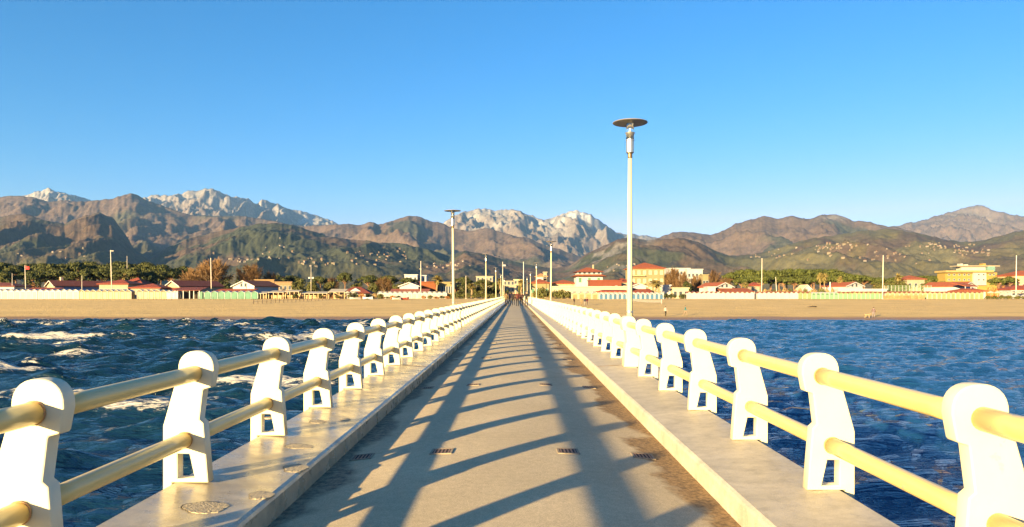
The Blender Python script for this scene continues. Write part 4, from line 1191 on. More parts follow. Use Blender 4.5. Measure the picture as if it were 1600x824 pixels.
def leaf_cloud(mb, c, rad, n, size, r, up=0.0, shell=0.55):
    for _ in range(n):
        d = Vector((r.gauss(0, 1), r.gauss(0, 1), r.gauss(0, 1))).normalized()
        q = shell + (1-shell)*r.random()
        p = Vector((c[0]+d.x*rad[0]*q, c[1]+d.y*rad[1]*q, c[2]+d.z*rad[2]*q))
        nrm = (d + Vector((r.gauss(0, .3), r.gauss(0, .3), r.gauss(0, .3)+up))).normalized()
        a = nrm.orthogonal().normalized(); b = nrm.cross(a)
        t = r.uniform(0, 6.28); a, b = a*math.cos(t)+b*math.sin(t), b*math.cos(t)-a*math.sin(t)
        s = size*r.uniform(.6, 1.35)
        mb.add([p-a*s*.5-b*s*.3, p+a*s*.5-b*s*.3, p+a*s*.35+b*s*.45, p-a*s*.35+b*s*.45], [(0, 1, 2, 3)])
def fast_build(mb, name, m, parent):
    me = bpy.data.meshes.new(name); me.from_pydata(mb.v, [], mb.f); me.materials.append(m); me.update()
    return link_mesh(name, me, parent)
def limb(mb, p0, p1, r0, r1, r, bend=.12, n=3):
    p0 = Vector(p0); p1 = Vector(p1); L = (p1-p0).length
    pts = [p0]
    for i in range(1, n): pts.append(p0.lerp(p1, i/n)+Vector((r.gauss(0, 1), r.gauss(0, 1), r.gauss(0, .5)))*bend*L*.4)
    pts.append(p1)
    for i in range(n): mb.tube(pts[i], pts[i+1], r0+(r1-r0)*i/n, r0+(r1-r0)*(i+1)/n, 6)
# each prototype: height 1 unit = 10 m, crown diameter 10 m
def pine_proto(seed, lm):
    r = random.Random(seed); t = empty('pine_tree')
    tr = MB(); limb(tr, (0, 0, -.2), (r.uniform(-.5, .5), r.uniform(-.3, .3), 5.6), .34, .22, r, .06)
    cr = MB()
    for k in range(24):
        a = r.uniform(0, 6.283); q = 4.2*math.sqrt(r.random())
        c = (q*math.cos(a), q*math.sin(a), 8.2 - .07*q*q + r.uniform(-.35, .35))
        limb(tr, (0, 0, r.uniform(4.6, 5.8)), (c[0]*.85, c[1]*.85, c[2]-.5), .13, .05, r, .2, 2)
        R1 = r.uniform(1.5, 2.2)
        leaf_cloud(cr, c, (R1, R1, R1*.40), 120, .40, r, .6)
    for k in range(9):
        a = r.uniform(0, 6.283); q = r.uniform(1.5, 4.2)
        leaf_cloud(cr, (q*math.cos(a), q*math.sin(a), r.uniform(5.6, 7.0)), (1.2, 1.2, .45), 40, .45, r, .3)
    fast_build(tr, 'trunk', M_bark, t); fast_build(cr, 'crown', lm, t)
    return t
def bare_proto(seed):
    r = random.Random(seed); t = empty('bare_tree')
    tr = MB(); limb(tr, (0, 0, -.2), (0, 0, 3.0), .4, .28, r, .05)
    cr = MB()
    for k in range(54):
        a = r.uniform(0, 6.283); el = r.uniform(-.15, 1.5)
        d = Vector((math.cos(a)*math.cos(el), math.sin(a)*math.cos(el), math.sin(el)))
        p0 = Vector((0, 0, r.uniform(1.8, 3.2)))
        p1 = Vector((0, 0, 4.6)) + Vector((d.x*4.3, d.y*4.3, d.z*4.3))*r.uniform(.7, 1.0)
        limb(tr, p0, p1, .13, .03, r, .15, 3)
        for j in range(95):
            q = p0.lerp(p1, r.uniform(.4, 1.05))
            dd = (d + Vector((r.gauss(0, .7), r.gauss(0, .7), r.gauss(0, .6)))).normalized()
            e = q + dd*r.uniform(.6, 1.5)
            s = dd.orthogonal().normalized()*r.uniform(.025, .05)
            cr.add([q-s, q+s, e+s*.6, e-s*.6], [(0, 1, 2, 3)])
    fast_build(tr, 'trunk', M_bark2, t); fast_build(cr, 'crown', L_twig, t)
    return t
def round_proto(seed, lm, name='broadleaf_tree', low=False):
    r = random.Random(seed); t = empty(name)
    tr = MB(); limb(tr, (0, 0, -.2), (0, 0, 5.0), .32, .15, r, .06)
    cr = MB()
    for k in range(22):
        d = Vector((r.gauss(0, 1), r.gauss(0, 1), r.gauss(0, 1))).normalized()*3.2*r.random()**.4
        c = (d.x, d.y, (5.3 if not low else 4.6)+d.z*(1.05 if not low else 1.35))
        limb(tr, (0, 0, 3.2), c, .1, .03, r, .15, 2)
        R1 = r.uniform(1.2, 2.0)
        leaf_cloud(cr, c, (R1, R1, R1*.85), 75, .5, r, .25)
    fast_build(tr, 'trunk', M_bark2, t); fast_build(cr, 'crown', lm, t)
    return t
def bush_proto(seed, lm, name='bush'):
    r = random.Random(seed); t = empty(name)
    tr = MB(); cr = MB()
    for k in range(14):
        a = r.uniform(0, 6.283); q = 3.6*math.sqrt(r.random())
        c = (q*math.cos(a), q*math.sin(a)*.5, 3.2+r.uniform(-1.8, 4.2)*(1-q/5))
        limb(tr, (c[0]*.3, c[1]*.3, 0), c, .14, .04, r, .1, 2)
        R1 = r.uniform(1.6, 2.6)
        leaf_cloud(cr, c, (R1, R1*.8, R1*1.1), 60, .75, r, .2)
    fast_build(tr, 'stems', M_bark2, t); fast_build(cr, 'foliage', lm, t)
    return t
def palm_proto(seed, fan=False):
    r = random.Random(seed); t = empty('palm_tree')
    tr = MB(); limb(tr, (0, 0, -.2), (r.uniform(-.3, .3), 0, 7.6), .34, .26, r, .03, 4)
    fast_build(tr, 'trunk', M_palmt, t)
    cr = MB()
    for k in range(44):
        a = r.uniform(0, 6.283); el = r.uniform(-.7, 1.35); L = r.uniform(2.3, 3.1)*(0.8 if el > .9 else 1)
        p = Vector((0, 0, 7.7)); d = Vector((math.cos(a)*math.cos(el), math.sin(a)*math.cos(el), math.sin(el)))
        prev = None
        side = Vector((-math.sin(a), math.cos(a), 0))
        for j in range(7):
            w = .36*math.sin(math.pi*(j+.6)/7.4)+.03
            cur = (p-side*w-Vector((0, 0, w*.5)), p.copy(), p+side*w-Vector((0, 0, w*.5)))
            if prev:
                cr.add([prev[0], prev[1], cur[1], cur[0]], [(0, 1, 2, 3)]); cr.add([prev[1], prev[2], cur[2], cur[1]], [(0, 1, 2, 3)])
            prev = cur
            p = p+d*(L/7); d = (d-Vector((0, 0, .17))).normalized()
    for k in range(60):
        a = r.uniform(0, 6.283); q = r.uniform(.25, .6); z = r.uniform(6.3, 7.6)
        p = Vector((q*math.cos(a), q*math.sin(a), z)); s = Vector((-math.sin(a), math.cos(a), 0))*.12
        e = p+Vector((math.cos(a)*.3, math.sin(a)*.3, -.9))
        cr.add([p-s, p+s, e+s, e-s], [(0, 1, 2, 3)])
    fast_build(cr, 'crown', L_palm, t)
    return t
PROT = {}
def plant(kind, x, y_top, wpx, Y, label, cat, group=None, variants=3, zbase=None):
    """crown width in photograph pixels, top at y_top"""
    mk = {'pine': lambda s: pine_proto(s, L_pine), 'pineR': lambda s: pine_proto(s+5, L_pineR), 'bare': bare_proto,
          'round': lambda s: round_proto(s, L_bush), 'dark': lambda s: round_proto(s+3, L_dark, low=True), 'bush': lambda s: bush_proto(s, L_bush),
          'darkbush': lambda s: bush_proto(s, L_dark), 'reed': lambda s: bush_proto(s, L_reed, 'reed_clump'), 'orange': lambda s: bush_proto(s, L_orange, 'shrub'), 'palm': palm_proto}[kind]
    nat = {'pine': (10.4, 8.9), 'pineR': (10.4, 8.9), 'bare': (9.6, 9.4), 'round': (9.0, 9.3), 'dark': (9.0, 9.6), 'palm': (5.6, 10.0)}.get(kind, (10.5, 8.6))
    key = (kind, plant.n % variants); plant.n += 1
    if key not in PROT: o = PROT[key] = mk(key[1]*7+1)
    else: o = copy_tree(PROT[key])
    gz = GZ if zbase is None else zbase
    tag(o, label, cat, group)
    w = wpx/FPX*Y; h = pz(y_top, Y)-gz
    o.location = (px(x, Y), Y, gz-.03); o.rotation_euler = (0, 0, random.uniform(0, 6.28) if kind not in ('bush', 'darkbush', 'reed', 'orange') else random.choice([0, math.pi])+random.uniform(-.3, .3))
    o.scale = (w/nat[0], w/nat[0], h/nat[1])
    return o
plant.n = 0
G1 = 'umbrella pines behind the left cabins'; LB1 = 'umbrella pine in the %s row of the dense left belt, %s from the left'
for i, x in enumerate(np.arange(-70, 285, 14)):
    plant('pine', x+random.uniform(-5, 5), 411+random.uniform(-2, 4)+max(0, (x-215)*.10), random.uniform(34, 46), 290+random.uniform(-8, 8), LB1 % ('back', ORDS[i]), 'pine tree', G1)
for i, x in enumerate(np.arange(-60, 262, 17)):
    plant('pine', x+random.uniform(-6, 6), 420+random.uniform(-3, 6)+max(0, (x-215)*.12), random.uniform(30, 42), 258+random.uniform(-8, 8), LB1 % ('front', ORDS[i]), 'pine tree', G1)
for x, yt, w_ in ((8, 432, 26), (50, 428, 28), (100, 430, 26), (138, 428, 30), (168, 431, 20), (228, 432, 26), (240, 428, 24)):
    plant('dark', x, yt, w_, 240+random.uniform(-4, 4), 'dark leafy tree in the gaps below the left pine belt', 'tree', 'dark trees below the left pines')
for x, yt, w_, y_ in ((28, 440, 18, 226), (53, 440, 12, 228), (-8, 441, 18, 226)):
    plant('orange', x, yt, w_, y_, 'orange brown shrub beside the cream gable house', 'shrub', 'orange shrubs far left')
plant('palm', 97, 429, 16, 236, 'palm behind the cream gable house', 'palm tree'); plant('palm', 195, 424, 14, 232, 'palm standing behind the red restaurant roof', 'palm tree')
plant('bare', 331, 404, 68, 262, 'biggest round brown leafless tree left of the green cabins', 'tree')
plant('bare', 300, 420, 44, 266, 'lower brown leafless tree left of the biggest one', 'tree')
plant('bare', 393, 413, 54, 268, 'brown leafless tree above the orange roofed gable house', 'tree')
plant('bare', 424, 424, 34, 276, 'smaller brown leafless tree above the ochre house', 'tree')
for x, yt, w_ in ((352, 433, 26), (372, 436, 22)):
    plant('dark', x, yt, w_, 246, 'dark green tree at the foot of the brown leafless trees', 'tree', 'dark trees under the brown trees')
LB2 = 'umbrella pine in the loose belt between beach bars and pier'; G2 = 'umbrella pines left of the pier'
for x, yt, w_, y_ in ((455, 431, 34, 292), (500, 432, 30, 290), (575, 430, 36, 286), (607, 431, 36, 290), (638, 434, 34, 286), (722, 433, 34, 300), (755, 437, 30, 290), (775, 441, 22, 290), (430, 430, 30, 300)):
    plant('pine', x, yt, w_, y_, LB2, 'pine tree', G2)
plant('pine', 539, 426.5, 30, 256, 'umbrella pine with clearly visible pale forked trunk', 'pine tree')
for x, yt, w_, y_ in ((468, 434, 30, 262), (490, 437, 28, 258), (516, 436, 26, 262), (560, 438, 26, 258), (585, 440, 22, 250), (620, 441, 22, 246), (444, 434, 22, 270)):
    plant('round', x, yt, w_, y_, 'bushy olive green tree behind the beach bar strip', 'tree', 'bushy trees behind the beach bars')
plant('bare', 600, 433, 30, 250, 'reddish leafless tree left of the white gable house with brown skirt roof', 'tree')
plant('bare', 520, 432, 26, 275, 'leafless brown tree left of the pine with forked trunk', 'tree')
for i, x in enumerate(np.arange(404, 600, 9.5)):
    plant(['bush', 'darkbush', 'orange', 'bush', 'reed'][i % 5], x, 457.5+random.uniform(-2.5, 3), random.uniform(9, 14), 216+random.uniform(-8, 3), 'shrub in the planting around the beach bars, %s from the left' % ORDS[i], 'shrub', 'shrubs around the beach bars')
for i, x in enumerate((598, 606, 613, 622, 662, 672, 682, 691, 699, 707)):
    plant(['orange', 'bush', 'orange', 'darkbush'][i % 4], x, 462.0+random.uniform(-2, 1), random.uniform(8, 13), 209, 'low shrub before the round topped white cabins, %s from the left' % ORDS[i], 'shrub', 'shrubs by the round topped cabins')
plant('palm', 684, 427.5, 26, 228, 'tall shaggy palm right of the orange house', 'palm tree')
plant('dark', 726, 429.5, 28, 234, 'tall dark round tree left of the pier', 'tree')
plant('palm', 737, 441, 26, 222, 'short golden palm beside the pier left side', 'palm tree')
for x, yt, w_ in ((752, 441, 24), (764, 444, 22), (742, 449, 24), (775, 446, 16), (716, 452, 22)):
    plant('round', x, yt, w_, 228+random.uniform(-3, 3), 'green tree crowding the left side of the pier end', 'tree', 'green trees left of the pier end')
for i, (x, yt, w_) in enumerate(((702, 459, 16), (713, 456, 20), (728, 456, 20), (744, 455, 20), (758, 456, 20), (771, 458, 18))):
    plant('bush', x, yt, w_, 215, 'bush on the sand left of the pier, %s from the left' % ORDS[i], 'bush', 'bushes left of the pier')
plant('palm', 781, 432, 14, 262, 'palm at the left of the pier end', 'palm tree'); plant('palm', 815, 434, 20, 232, 'tall palm right of the walkers at the pier end', 'palm tree')
plant('round', 815, 441, 14, 240, 'golden green tree under the palm at the pier end', 'tree')
plant('darkbush', 794, 450, 16, 250, 'dark clipped tree at the end of the pier street', 'tree')
for i, (x, yt, w_) in enumerate(((838, 452, 14), (846, 446, 22), (857, 450, 18))):
    plant('bush', x, yt, w_, 212, 'rounded green bush right of the pier end, %s from the pier' % ORDS[i], 'bush', 'first bushes right of the pier')
for i, (x, yt, w_) in enumerate(((866, 452, 18), (877, 450, 20), (887, 452, 18))):
    plant('bush', x, yt, w_, 211, 'green bush left of the pale yellow cabins, %s from the left' % ORDS[i], 'bush', 'bushes by the pale yellow cabins')
plant('palm', 1025, 435, 34, 218, 'wide date palm between the yellow hotel and the hedge', 'palm tree')
for x, yt, w_, y_ in ((1052, 418, 32, 262), (1068, 426, 28, 258), (1040, 427, 20, 270), (1088, 430, 26, 272), (1116, 421, 34, 270), (1133, 433, 24, 262)):
    plant('bare', x, yt, w_, y_, 'brown leafless tree in front of the long white modern building', 'tree', 'brown trees by the white modern building')
plant('dark', 1076, 437, 24, 240, 'dark green tree in front of the brown leafless trees', 'tree')
for x, yt, w_ in ((1042, 456, 14), (1051, 457.5, 14), (1066, 458, 14)):
    plant('darkbush', x, yt, w_, 206.5, 'clipped hedge bush between blue fronted and white cabins', 'bush', 'hedge between the cabins')
LB3 = 'umbrella pine in the %s row of the bright right belt, %s from the left'; G3 = 'umbrella pines on the right'
for i, x in enumerate(np.arange(1152, 1345, 13)):
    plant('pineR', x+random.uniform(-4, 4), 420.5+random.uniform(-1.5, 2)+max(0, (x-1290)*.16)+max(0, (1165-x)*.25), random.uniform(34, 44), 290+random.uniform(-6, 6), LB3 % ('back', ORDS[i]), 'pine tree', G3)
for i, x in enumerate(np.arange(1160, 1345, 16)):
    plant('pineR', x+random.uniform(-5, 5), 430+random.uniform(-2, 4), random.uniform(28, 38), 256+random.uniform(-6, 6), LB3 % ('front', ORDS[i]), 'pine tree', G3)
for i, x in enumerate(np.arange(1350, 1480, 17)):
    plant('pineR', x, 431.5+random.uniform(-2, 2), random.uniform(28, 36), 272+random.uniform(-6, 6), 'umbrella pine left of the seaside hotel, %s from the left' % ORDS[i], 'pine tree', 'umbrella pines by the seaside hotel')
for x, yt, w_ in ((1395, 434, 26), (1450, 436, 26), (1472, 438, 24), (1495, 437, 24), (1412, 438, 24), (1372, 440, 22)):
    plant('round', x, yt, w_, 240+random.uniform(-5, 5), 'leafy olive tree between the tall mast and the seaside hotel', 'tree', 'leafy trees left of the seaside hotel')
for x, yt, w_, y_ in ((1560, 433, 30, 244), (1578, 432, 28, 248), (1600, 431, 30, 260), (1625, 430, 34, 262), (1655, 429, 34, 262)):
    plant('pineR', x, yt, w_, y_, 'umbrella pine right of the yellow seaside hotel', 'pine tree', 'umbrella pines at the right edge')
for x, yt, w_ in ((1281, 423, 15), (1288, 422, 16)):
    plant('palm', x, yt, w_, 226, 'tall slim palm of the pair before the right pine belt', 'palm tree', 'pair of palms before the right pines')
plant('palm', 1313, 429, 15, 228, 'palm behind the chimney of the green shuttered house', 'palm tree'); plant('palm', 1403, 424, 16, 262, 'golden palm rising above trees right of the very tall mast', 'palm tree')
plant('palm', 1165, 438, 14, 226, 'low palm beside the two window gable house', 'palm tree')
for i, x in enumerate(np.arange(1195, 1300, 8)):
    plant(['reed', 'reed', 'bush'][i % 3], x, 449+random.uniform(-2, 2.5), random.uniform(11, 16), 217+random.uniform(-2, 2), 'reed clump behind the right hand white cabins, %s from the left' % ORDS[i], 'plant', 'reeds behind the right cabins')
for i, x in enumerate((1545, 1555, 1566, 1577, 1590, 1603)):
    plant('bush', x, 460.5, 13, 203.5, 'low hedge bush under the far right white umbrellas, %s from the left' % ORDS[i], 'bush', 'hedge under the white umbrellas', zbase=float(sand_z(203.5)))
for x, yt, w_ in ((1548, 445, 16), (1557, 446, 14), (1570, 445, 18)):
    plant('orange', x, yt, w_, 226, 'orange brown shrub right of the yellow seaside hotel', 'shrub', 'orange shrubs by the seaside hotel')

# hillside houses ------------------------------------------------------------------
def hill_house_mesh(i, wc, rc):
    w, d, h = (13, 10, 7) if i == 0 else ((20, 10, 8) if i == 1 else (11, 11, 11))
    m = MB(); m.prism([(-w/2, -6), (w/2, -6), (w/2, h), (-w/2, h)], -d/2, d/2, 0)
    o = .6
    m.add([(-w/2-o, -d/2-o, h), (w/2+o, -d/2-o, h), (w/2+o, d/2+o, h), (-w/2-o, d/2+o, h), (-w/2+d/2, 0, h+2.6), (w/2-d/2+.1, 0, h+2.6)], [(0, 1, 5, 4), (1, 2, 5), (2, 3, 4, 5), (3, 0, 4), (3, 2, 1, 0)], 1)
    for k in range(int(w//4)):
        xx = -w/2+2.5+k*4; m.box(xx-.6, xx+.6, -d/2-.06, -d/2-.005, h-3.2, h-1.6, 2)
    return m.mesh('hillside_house', [walls(wc), tiles(rc), M_glass])
HH = [hill_house_mesh(0, (.13, .10, .07), T_OR), hill_house_mesh(1, (.15, .125, .085), (.14, .07, .04)), hill_house_mesh(2, (.12, .09, .055), T_OR), hill_house_mesh(0, (.2, .18, .15), T_RED)]
clusters = [(1305, 388, 34, 6, 34, 'pale house in the hillside village above the right pines', 'village above the right pines'),
            (1480, 386, 40, 5, 30, 'pale house in the long hillside village above the seaside hotel', 'village above the hotel'), (1530, 396, 30, 5, 26, 'pale house in the long hillside village above the seaside hotel', 'village above the hotel'),
            (1350, 402, 110, 14, 34, 'lone pale farmhouse on the right hand slopes', 'farmhouses on the right slopes'), (1200, 402, 50, 6, 10, 'lone pale farmhouse on the right hand slopes', 'farmhouses on the right slopes'),
            (490, 412, 26, 8, 14, 'small house on the dark slope above the beach bars', 'houses above the beach bars'), (600, 403, 50, 14, 34, 'small house on the green slope left of the nearest left lamp', 'houses left of the lamp'),
            (440, 400, 40, 18, 14, 'small house on the dark slope above the beach bars', 'houses above the beach bars'), (370, 408, 26, 8, 14, 'small house on the slope behind the brown leafless trees', 'houses behind the brown trees'),
            (700, 415, 40, 8, 20, 'small house on the low slope behind the nearest left lamp', 'houses behind the left lamp'), (100, 402, 90, 12, 12, 'small house on the left slopes above the pine belt', 'houses above the left pines'),
            (975, 420, 40, 10, 10, 'small house at the foot of the rocky slope right of the pier', 'houses under the rocky slope')]
for cx0, cy0, sx, sy, n, lb, gr in clusters:
    for i in range(n):
        hit = terr_hit('foothills', cx0+random.gauss(0, sx*.6), min(424, cy0+random.gauss(0, sy*.5)))
        if hit is None or hit[1] > 4150: continue
        o = link_mesh('hillside_house', random.choice(HH), None, hit, random.uniform(-.7, .7), (random.uniform(.35, .8),)*3)
        tag(o, lb, 'house', gr)

# ================================================================== PEOPLE AND THE DOG
SKIN = mat('skin', (.34, .20, .13), .6, .08); HAIRD = mat('dark_hair', (.03, .02, .015), .7, .2); HAIRG = mat('grey_hair', (.14, .13, .12), .7, .2); SHOE = mat('dark_shoes', (.03, .025, .02), .6, .2)
def cloth(n, c): return mat('cloth_'+n, c, .85, .15, 6)
def skin_mesh(pts, edges, root=0, sub=1):
    me = bpy.data.meshes.new('tmpb'); me.from_pydata([p[:3] for p in pts], edges, [])
    ob = bpy.data.objects.new('tmpb', me); COL.objects.link(ob)
    ob.modifiers.new('s', 'SKIN')
    for v, p in zip(me.skin_vertices[0].data, pts):
        v.radius = (p[3], p[4] if len(p) > 4 else p[3]); v.use_root = False
    me.skin_vertices[0].data[root].use_root = True
    sb = ob.modifiers.new('d', 'SUBSURF'); sb.levels = sub; sb.render_levels = sub
    dg = bpy.context.evaluated_depsgraph_get()
    out = bpy.data.meshes.new_from_object(ob.evaluated_get(dg))
    bpy.data.objects.remove(ob); bpy.data.meshes.remove(me)
    return out
def person(label, x, y, z, rz, top, legs, hair, h=1.74, stride=.25, arms=(.15, -.15), bulk=1.0, group=None):
    s = h/1.75; q = stride
    P = [(0, 0, .98, .15*bulk, .11*bulk), (0, .01, 1.18, .14*bulk, .10*bulk), (0, .0, 1.38, .17*bulk, .11*bulk), (0, -.01, 1.50, .06), (0, -.02, 1.58, .075, .085), (0, -.03, 1.68, .075, .09),
         (-.10, 0, .92, .095*bulk), (-.11, -q*.55, .50, .062), (-.11, -q*.65+.03, .08, .045), (-.11, -q*.65-.14, .045, .04),
         (.10, 0, .92, .095*bulk), (.11, q*.45-.03, .50, .062), (.11, q*1.0+.03, .10, .045), (.11, q*1.0-.12, .045, .04),
         (-.20*bulk, 0, 1.43, .065*bulk), (-.25*bulk, arms[0]*.4+.03, 1.17, .052*bulk), (-.26*bulk, -arms[0]*.9, .95, .038), (-.265*bulk, -arms[0]*1.1, .88, .035),
         (.20*bulk, 0, 1.43, .065*bulk), (.25*bulk, arms[1]*.4+.03, 1.17, .052*bulk), (.26*bulk, -arms[1]*.9, .95, .038), (.265*bulk, -arms[1]*1.1, .88, .035)]
    E = [(0, 1), (1, 2), (2, 3), (3, 4), (4, 5), (0, 6), (6, 7), (7, 8), (8, 9), (0, 10), (10, 11), (11, 12), (12, 13), (2, 14), (14, 15), (15, 16), (16, 17), (2, 18), (18, 19), (19, 20), (20, 21)]
    me = skin_mesh(P, E)
    # fingers, unequal and bent, rooted in each palm
    bm = bmesh.new(); bm.from_mesh(me)
    def tube(a, b, r):
        a = Vector(a); b = Vector(b); d = (b-a).normalized(); u_ = d.orthogonal().normalized(); v_ = d.cross(u_)
        r1 = [bm.verts.new(a+(u_*math.cos(k*2.094)+v_*math.sin(k*2.094))*r) for k in range(3)]; r2 = [bm.verts.new(b+(u_*math.cos(k*2.094)+v_*math.sin(k*2.094))*r*.8) for k in range(3)]
        for k in range(3): bm.faces.new((r1[k], r1[(k+1) % 3], r2[(k+1) % 3], r2[k]))
        bm.faces.new(r2)
    for hi in (17, 21):
        hx_, hy_, hz_ = P[hi][:3]; sg = -1 if hi == 17 else 1
        for k, L in enumerate((.065, .078, .072, .055)):
            yy = hy_-.03+.02*k
            tube((hx_, yy, hz_-.02), (hx_, yy-.008, hz_-.02-L*.55), .009); tube((hx_, yy-.008, hz_-.02-L*.55), (hx_-sg*.02, yy-.012, hz_-.02-L), .008)
        tube((hx_, hy_-.03, hz_+.01), (hx_-sg*.01, hy_-.065, hz_-.03), .010)
    # nose
    tube((0, -.11, 1.64), (0, -.135, 1.615), .014)
    bm.to_mesh(me); bm.free()
    for m_ in (top, legs, SKIN, SHOE): me.materials.append(m_)
    for p in me.polygons:
        c = p.center
        hand = c.z < .93 and abs(c.x) > .21*bulk
        p.material_index = 2 if (c.z > 1.49 or hand) else (3 if c.z < .09 else (1 if (c.z < .93 and abs(c.x) < .21*bulk) else 0))
        p.use_smooth = True
    t = thing('person', label, 'person', (x, y, z), rz, group); t.scale = (s, s, s)
    link_mesh('body', me, t)
    hm = MB(); n = 12
    hm.lathe([(.088, 1.63), (.098, 1.68), (.092, 1.735), (.06, 1.775), (.015, 1.79)], n, 0, (0, .012, 0))
    hm.build('hair', hair, t, True)
    return t
pr = [(791, 462.0, 'walker in tan jacket at the left of the pier group', (.52, .34, .14), (.10, .06, .04), HAIRD, 1.74, 3.14), (796.5, 461.5, 'walker in dark purple jacket beside the tan jacket', (.05, .03, .12), (.30, .26, .24), HAIRG, 1.84, 0.05),
      (802, 461.5, 'walker in black with pale scarf in the middle of the pier group', (.05, .04, .045), (.03, .025, .03), HAIRG, 1.80, 0.1), (808.5, 461.5, 'walker in red jacket in the middle of the pier group', (.28, .04, .03), (.04, .03, .03), HAIRG, 1.82, -.05),
      (815, 462, 'walker in dark maroon coat right of the red jacket', (.12, .03, .04), (.03, .02, .025), HAIRG, 1.74, 3.1), (822.5, 460, 'tall walker in navy jacket and khaki trousers at the right of the pier group', (.035, .04, .07), (.24, .18, .10), HAIRD, 1.92, 0.0)]
for i, (qx, _, lb, tc_, lc_, hr, hh, rz) in enumerate(pr):
    Yp = (99, 101, 105, 97, 102, 98)[i]
    person(lb, px(qx, Yp), Yp, deck_z(px(qx, Yp))+.005, rz, cloth('pier_top_%d' % i, tuple(k*.2 for k in tc_)), cloth('pier_legs_%d' % i, tuple(k*.25 for k in lc_)), hr, hh*1.1, random.choice([.2, .28, -.25]), (.2, -.2), 1.12)
for i, (qx, Yp, lb, tc_, lc_, rz, hh) in enumerate([(1040, 131.5, 'person in white top and black trousers standing near the water', (.72, .66, .58), (.02, .02, .02), .3, 1.72), (1071, 133.5, 'person in teal jacket striding along the wet sand', (.03, .26, .30), (.42, .30, .22), 1.5, 1.75),
      (1365, 129.5, 'person in dark vest with the dog at the waterline', (.24, .16, .18), (.35, .30, .34), 2.6, 1.78), (897, 170, 'person in dark brown coat on the sand beside the pier', (.10, .05, .04), (.05, .04, .04), 1.0, 1.74),
      (914, 166, 'person in dark blue coat of the pair near the pier', (.03, .035, .07), (.45, .40, .36), .4, 1.74), (917.5, 168, 'person in dark red coat of the pair near the pier', (.20, .03, .05), (.30, .24, .22), .6, 1.74),
      (908.5, 167, 'person in tan clothes left of the pair near the pier', (.50, .32, .16), (.42, .28, .14), .2, 1.6)]):
    person(lb, px(qx, Yp), Yp, float(sand_z(Yp))+.02, rz, cloth('beach_top_%d' % i, tuple(k*.5 for k in tc_)), cloth('beach_legs_%d' % i, tuple(k*.5 for k in lc_)), HAIRD, hh*1.06, .42 if i in (1, 2) else .12, (.35, -.35) if i in (1, 2) else (.05, .05), 1.08)
# dog
Yd_ = 128.8
dg_ = thing('dog', 'pale cream dog sniffing the wet sand at the waterline', 'dog', (px(1356, Yd_), Yd_, float(sand_z(Yd_))+.02), R(100)); dg_.scale = (1.1,)*3
DP = [(0, .38, .56, .13, .14), (0, .12, .56, .13, .14), (0, -.16, .57, .15, .17), (0, -.34, .62, .11, .12), (0, -.48, .66, .085), (0, -.58, .68, .085), (0, -.74, .62, .045),
      (-.09, .40, .48, .09), (-.10, .30, .36, .06), (-.10, .46, .21, .035), (-.10, .43, .02, .032), (.09, .40, .48, .09), (.10, .30, .36, .06), (.10, .52, .21, .035), (.10, .50, .02, .032),
      (-.09, -.20, .46, .075), (-.09, -.18, .26, .04), (-.09, -.24, .02, .03), (.09, -.20, .46, .075), (.09, -.26, .26, .04), (.09, -.32, .02, .03), (0, .54, .62, .04), (0, .72, .74, .025)]
DE = [(0, 1), (1, 2), (2, 3), (3, 4), (4, 5), (5, 6), (0, 7), (7, 8), (8, 9), (9, 10), (0, 11), (11, 12), (12, 13), (13, 14), (2, 15), (15, 16), (16, 17), (2, 18), (18, 19), (19, 20), (0, 21), (21, 22)]
dm = skin_mesh(DP, DE, 1); dm.materials.append(mat('cream_fur', (.30, .22, .12), .9, .15, 5)); dm.polygons.foreach_set('use_smooth', [True]*len(dm.polygons))
link_mesh('body', dm, dg_)
for sg in (-1, 1):
    e = MB(); e.add([(sg*.05, -.53, .74), (sg*.09, -.57, .73), (sg*.10, -.54, .62), (sg*.06, -.50, .64)], [(0, 1, 2, 3)]); e.prism([(sg*.05, .73), (sg*.09, .73), (sg*.095, .62)], -.56, -.54)
    e.build('ear', mat('cream_fur', (.62, .48, .28)), dg_)

# small things on the sand -----------------------------------------------------------
Ys = 160
lg = thing('driftwood', 'dark heap of driftwood lying on the sand before the mint green cabins', 'driftwood', (px(1268, Ys), Ys, float(sand_z(Ys))))
r = random.Random(2)
for i in range(5):
    lm_ = MB(); a = r.uniform(-.35, .35)
    limb(lm_, (-.8+i*.25, r.uniform(-.2, .2), .08+.05*i), (.5+i*.18, r.uniform(-.3, .3), .12+.10*(i % 3)), .10, .05, r, .1, 3)
    lm_.build('branch', mat('wet_driftwood', (.035, .025, .02), .9, .3, 5), lg)
nt_ = thing('beach_net', 'sagging white beach net with low posts right of the nearest lamp', 'net', (px(985, 186), 186, float(sand_z(186))))
x1_ = px(1034, 176)-px(985, 186); y1_ = 176-186; dz_ = float(sand_z(176)-sand_z(186))
MB().tube((0, 0, 0), (0, 0, 1.0), .05, .05, 6).build('post', M_trim, nt_); MB().tube((x1_, y1_, dz_), (x1_, y1_, dz_+1.1), .06, .06, 6).build('post', M_trim, nt_)
nn = MB()
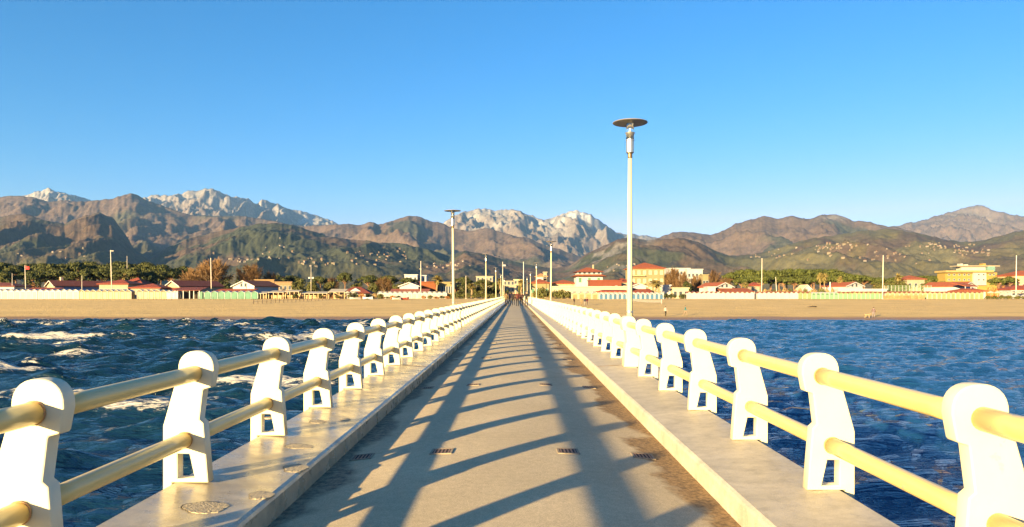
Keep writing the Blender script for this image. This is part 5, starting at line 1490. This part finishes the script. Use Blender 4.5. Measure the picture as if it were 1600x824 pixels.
for j in range(5):
    for i in range(12):
        a, b2 = i/12, (i+1)/12
        f_ = lambda t: (x1_*t, y1_*t, dz_*t+.35+.13*j-.35*math.sin(math.pi*t)*.5)
        nn.tube(f_(a), f_(b2), .018, .018, 3, caps=False)
nn.build('netting', M_trim, nt_)
def boat(label, x, Y, L, rz, c):
    t = thing('beach_boat', label, 'boat', (px(x, Y), Y, float(sand_z(Y))), rz)
    h = MB(); vs_ = []; n = 9
    for i in range(n):
        u_ = i/(n-1); wd = .75*math.sin(math.pi*(.18+.8*u_))**.7*(1 if u_ < .9 else .7); sh = .55+.25*(abs(u_-.45)*2)**2
        for a in (-1, -.6, 0, .6, 1): vs_.append((-L/2+L*u_, wd*a, sh if abs(a) == 1 else (.15 if abs(a) > .1 else .0)))
    h.add(vs_, [(i*5+j, i*5+j+1, (i+1)*5+j+1, (i+1)*5+j) for i in range(n-1) for j in range(4)] + [(0, 1, 2, 3, 4), tuple((n-1)*5+j for j in range(5))])
    h.build('hull', c, t)
    MB().box(-.5, -.2, -.6, .6, .42, .48).build('bench', walls((.5, .4, .28)), t); MB().box(.5, .8, -.6, .6, .42, .48).build('bench', walls((.5, .4, .28)), t)
    return t
boat('small white boat on the sand at the right end of the fence', 555, 200, 3.0, .1, M_trim); boat('small blue white boat right of the fence end', 575, 203, 2.8, -.1, mat('boat_blue_white', (.55, .62, .70), .5))
boat('red boat on the sand before the round topped cabins', 632, 199, 2.4, .15, mat('boat_red', (.30, .05, .04), .5)); boat('white boat lying left of the red boat', 620, 198, 2.4, -.1, M_trim)
for i, (qx, qy) in enumerate(((940, 469), (962, 470), (855, 464))):
    pass

# ================================================================== HAZE
HAZE = 2.7e-5
if HAZE:
    hz = MB(); hz.box(-14600, 14600, -14600, 16400, -4, 2200)
    m, nt, b = nodes_of('haze_air'); nt.nodes.remove(b)
    pv = nt.nodes.new('ShaderNodeVolumePrincipled')
    pv.inputs['Color'].default_value = (.24, .50, 1.0, 1); pv.inputs['Density'].default_value = HAZE; pv.inputs['Anisotropy'].default_value = 0.0
    nt.links.new(pv.outputs[0], nt.nodes['Material Output'].inputs['Volume'])
    tag(hz.build('haze', m), None, None, None, 'stuff')
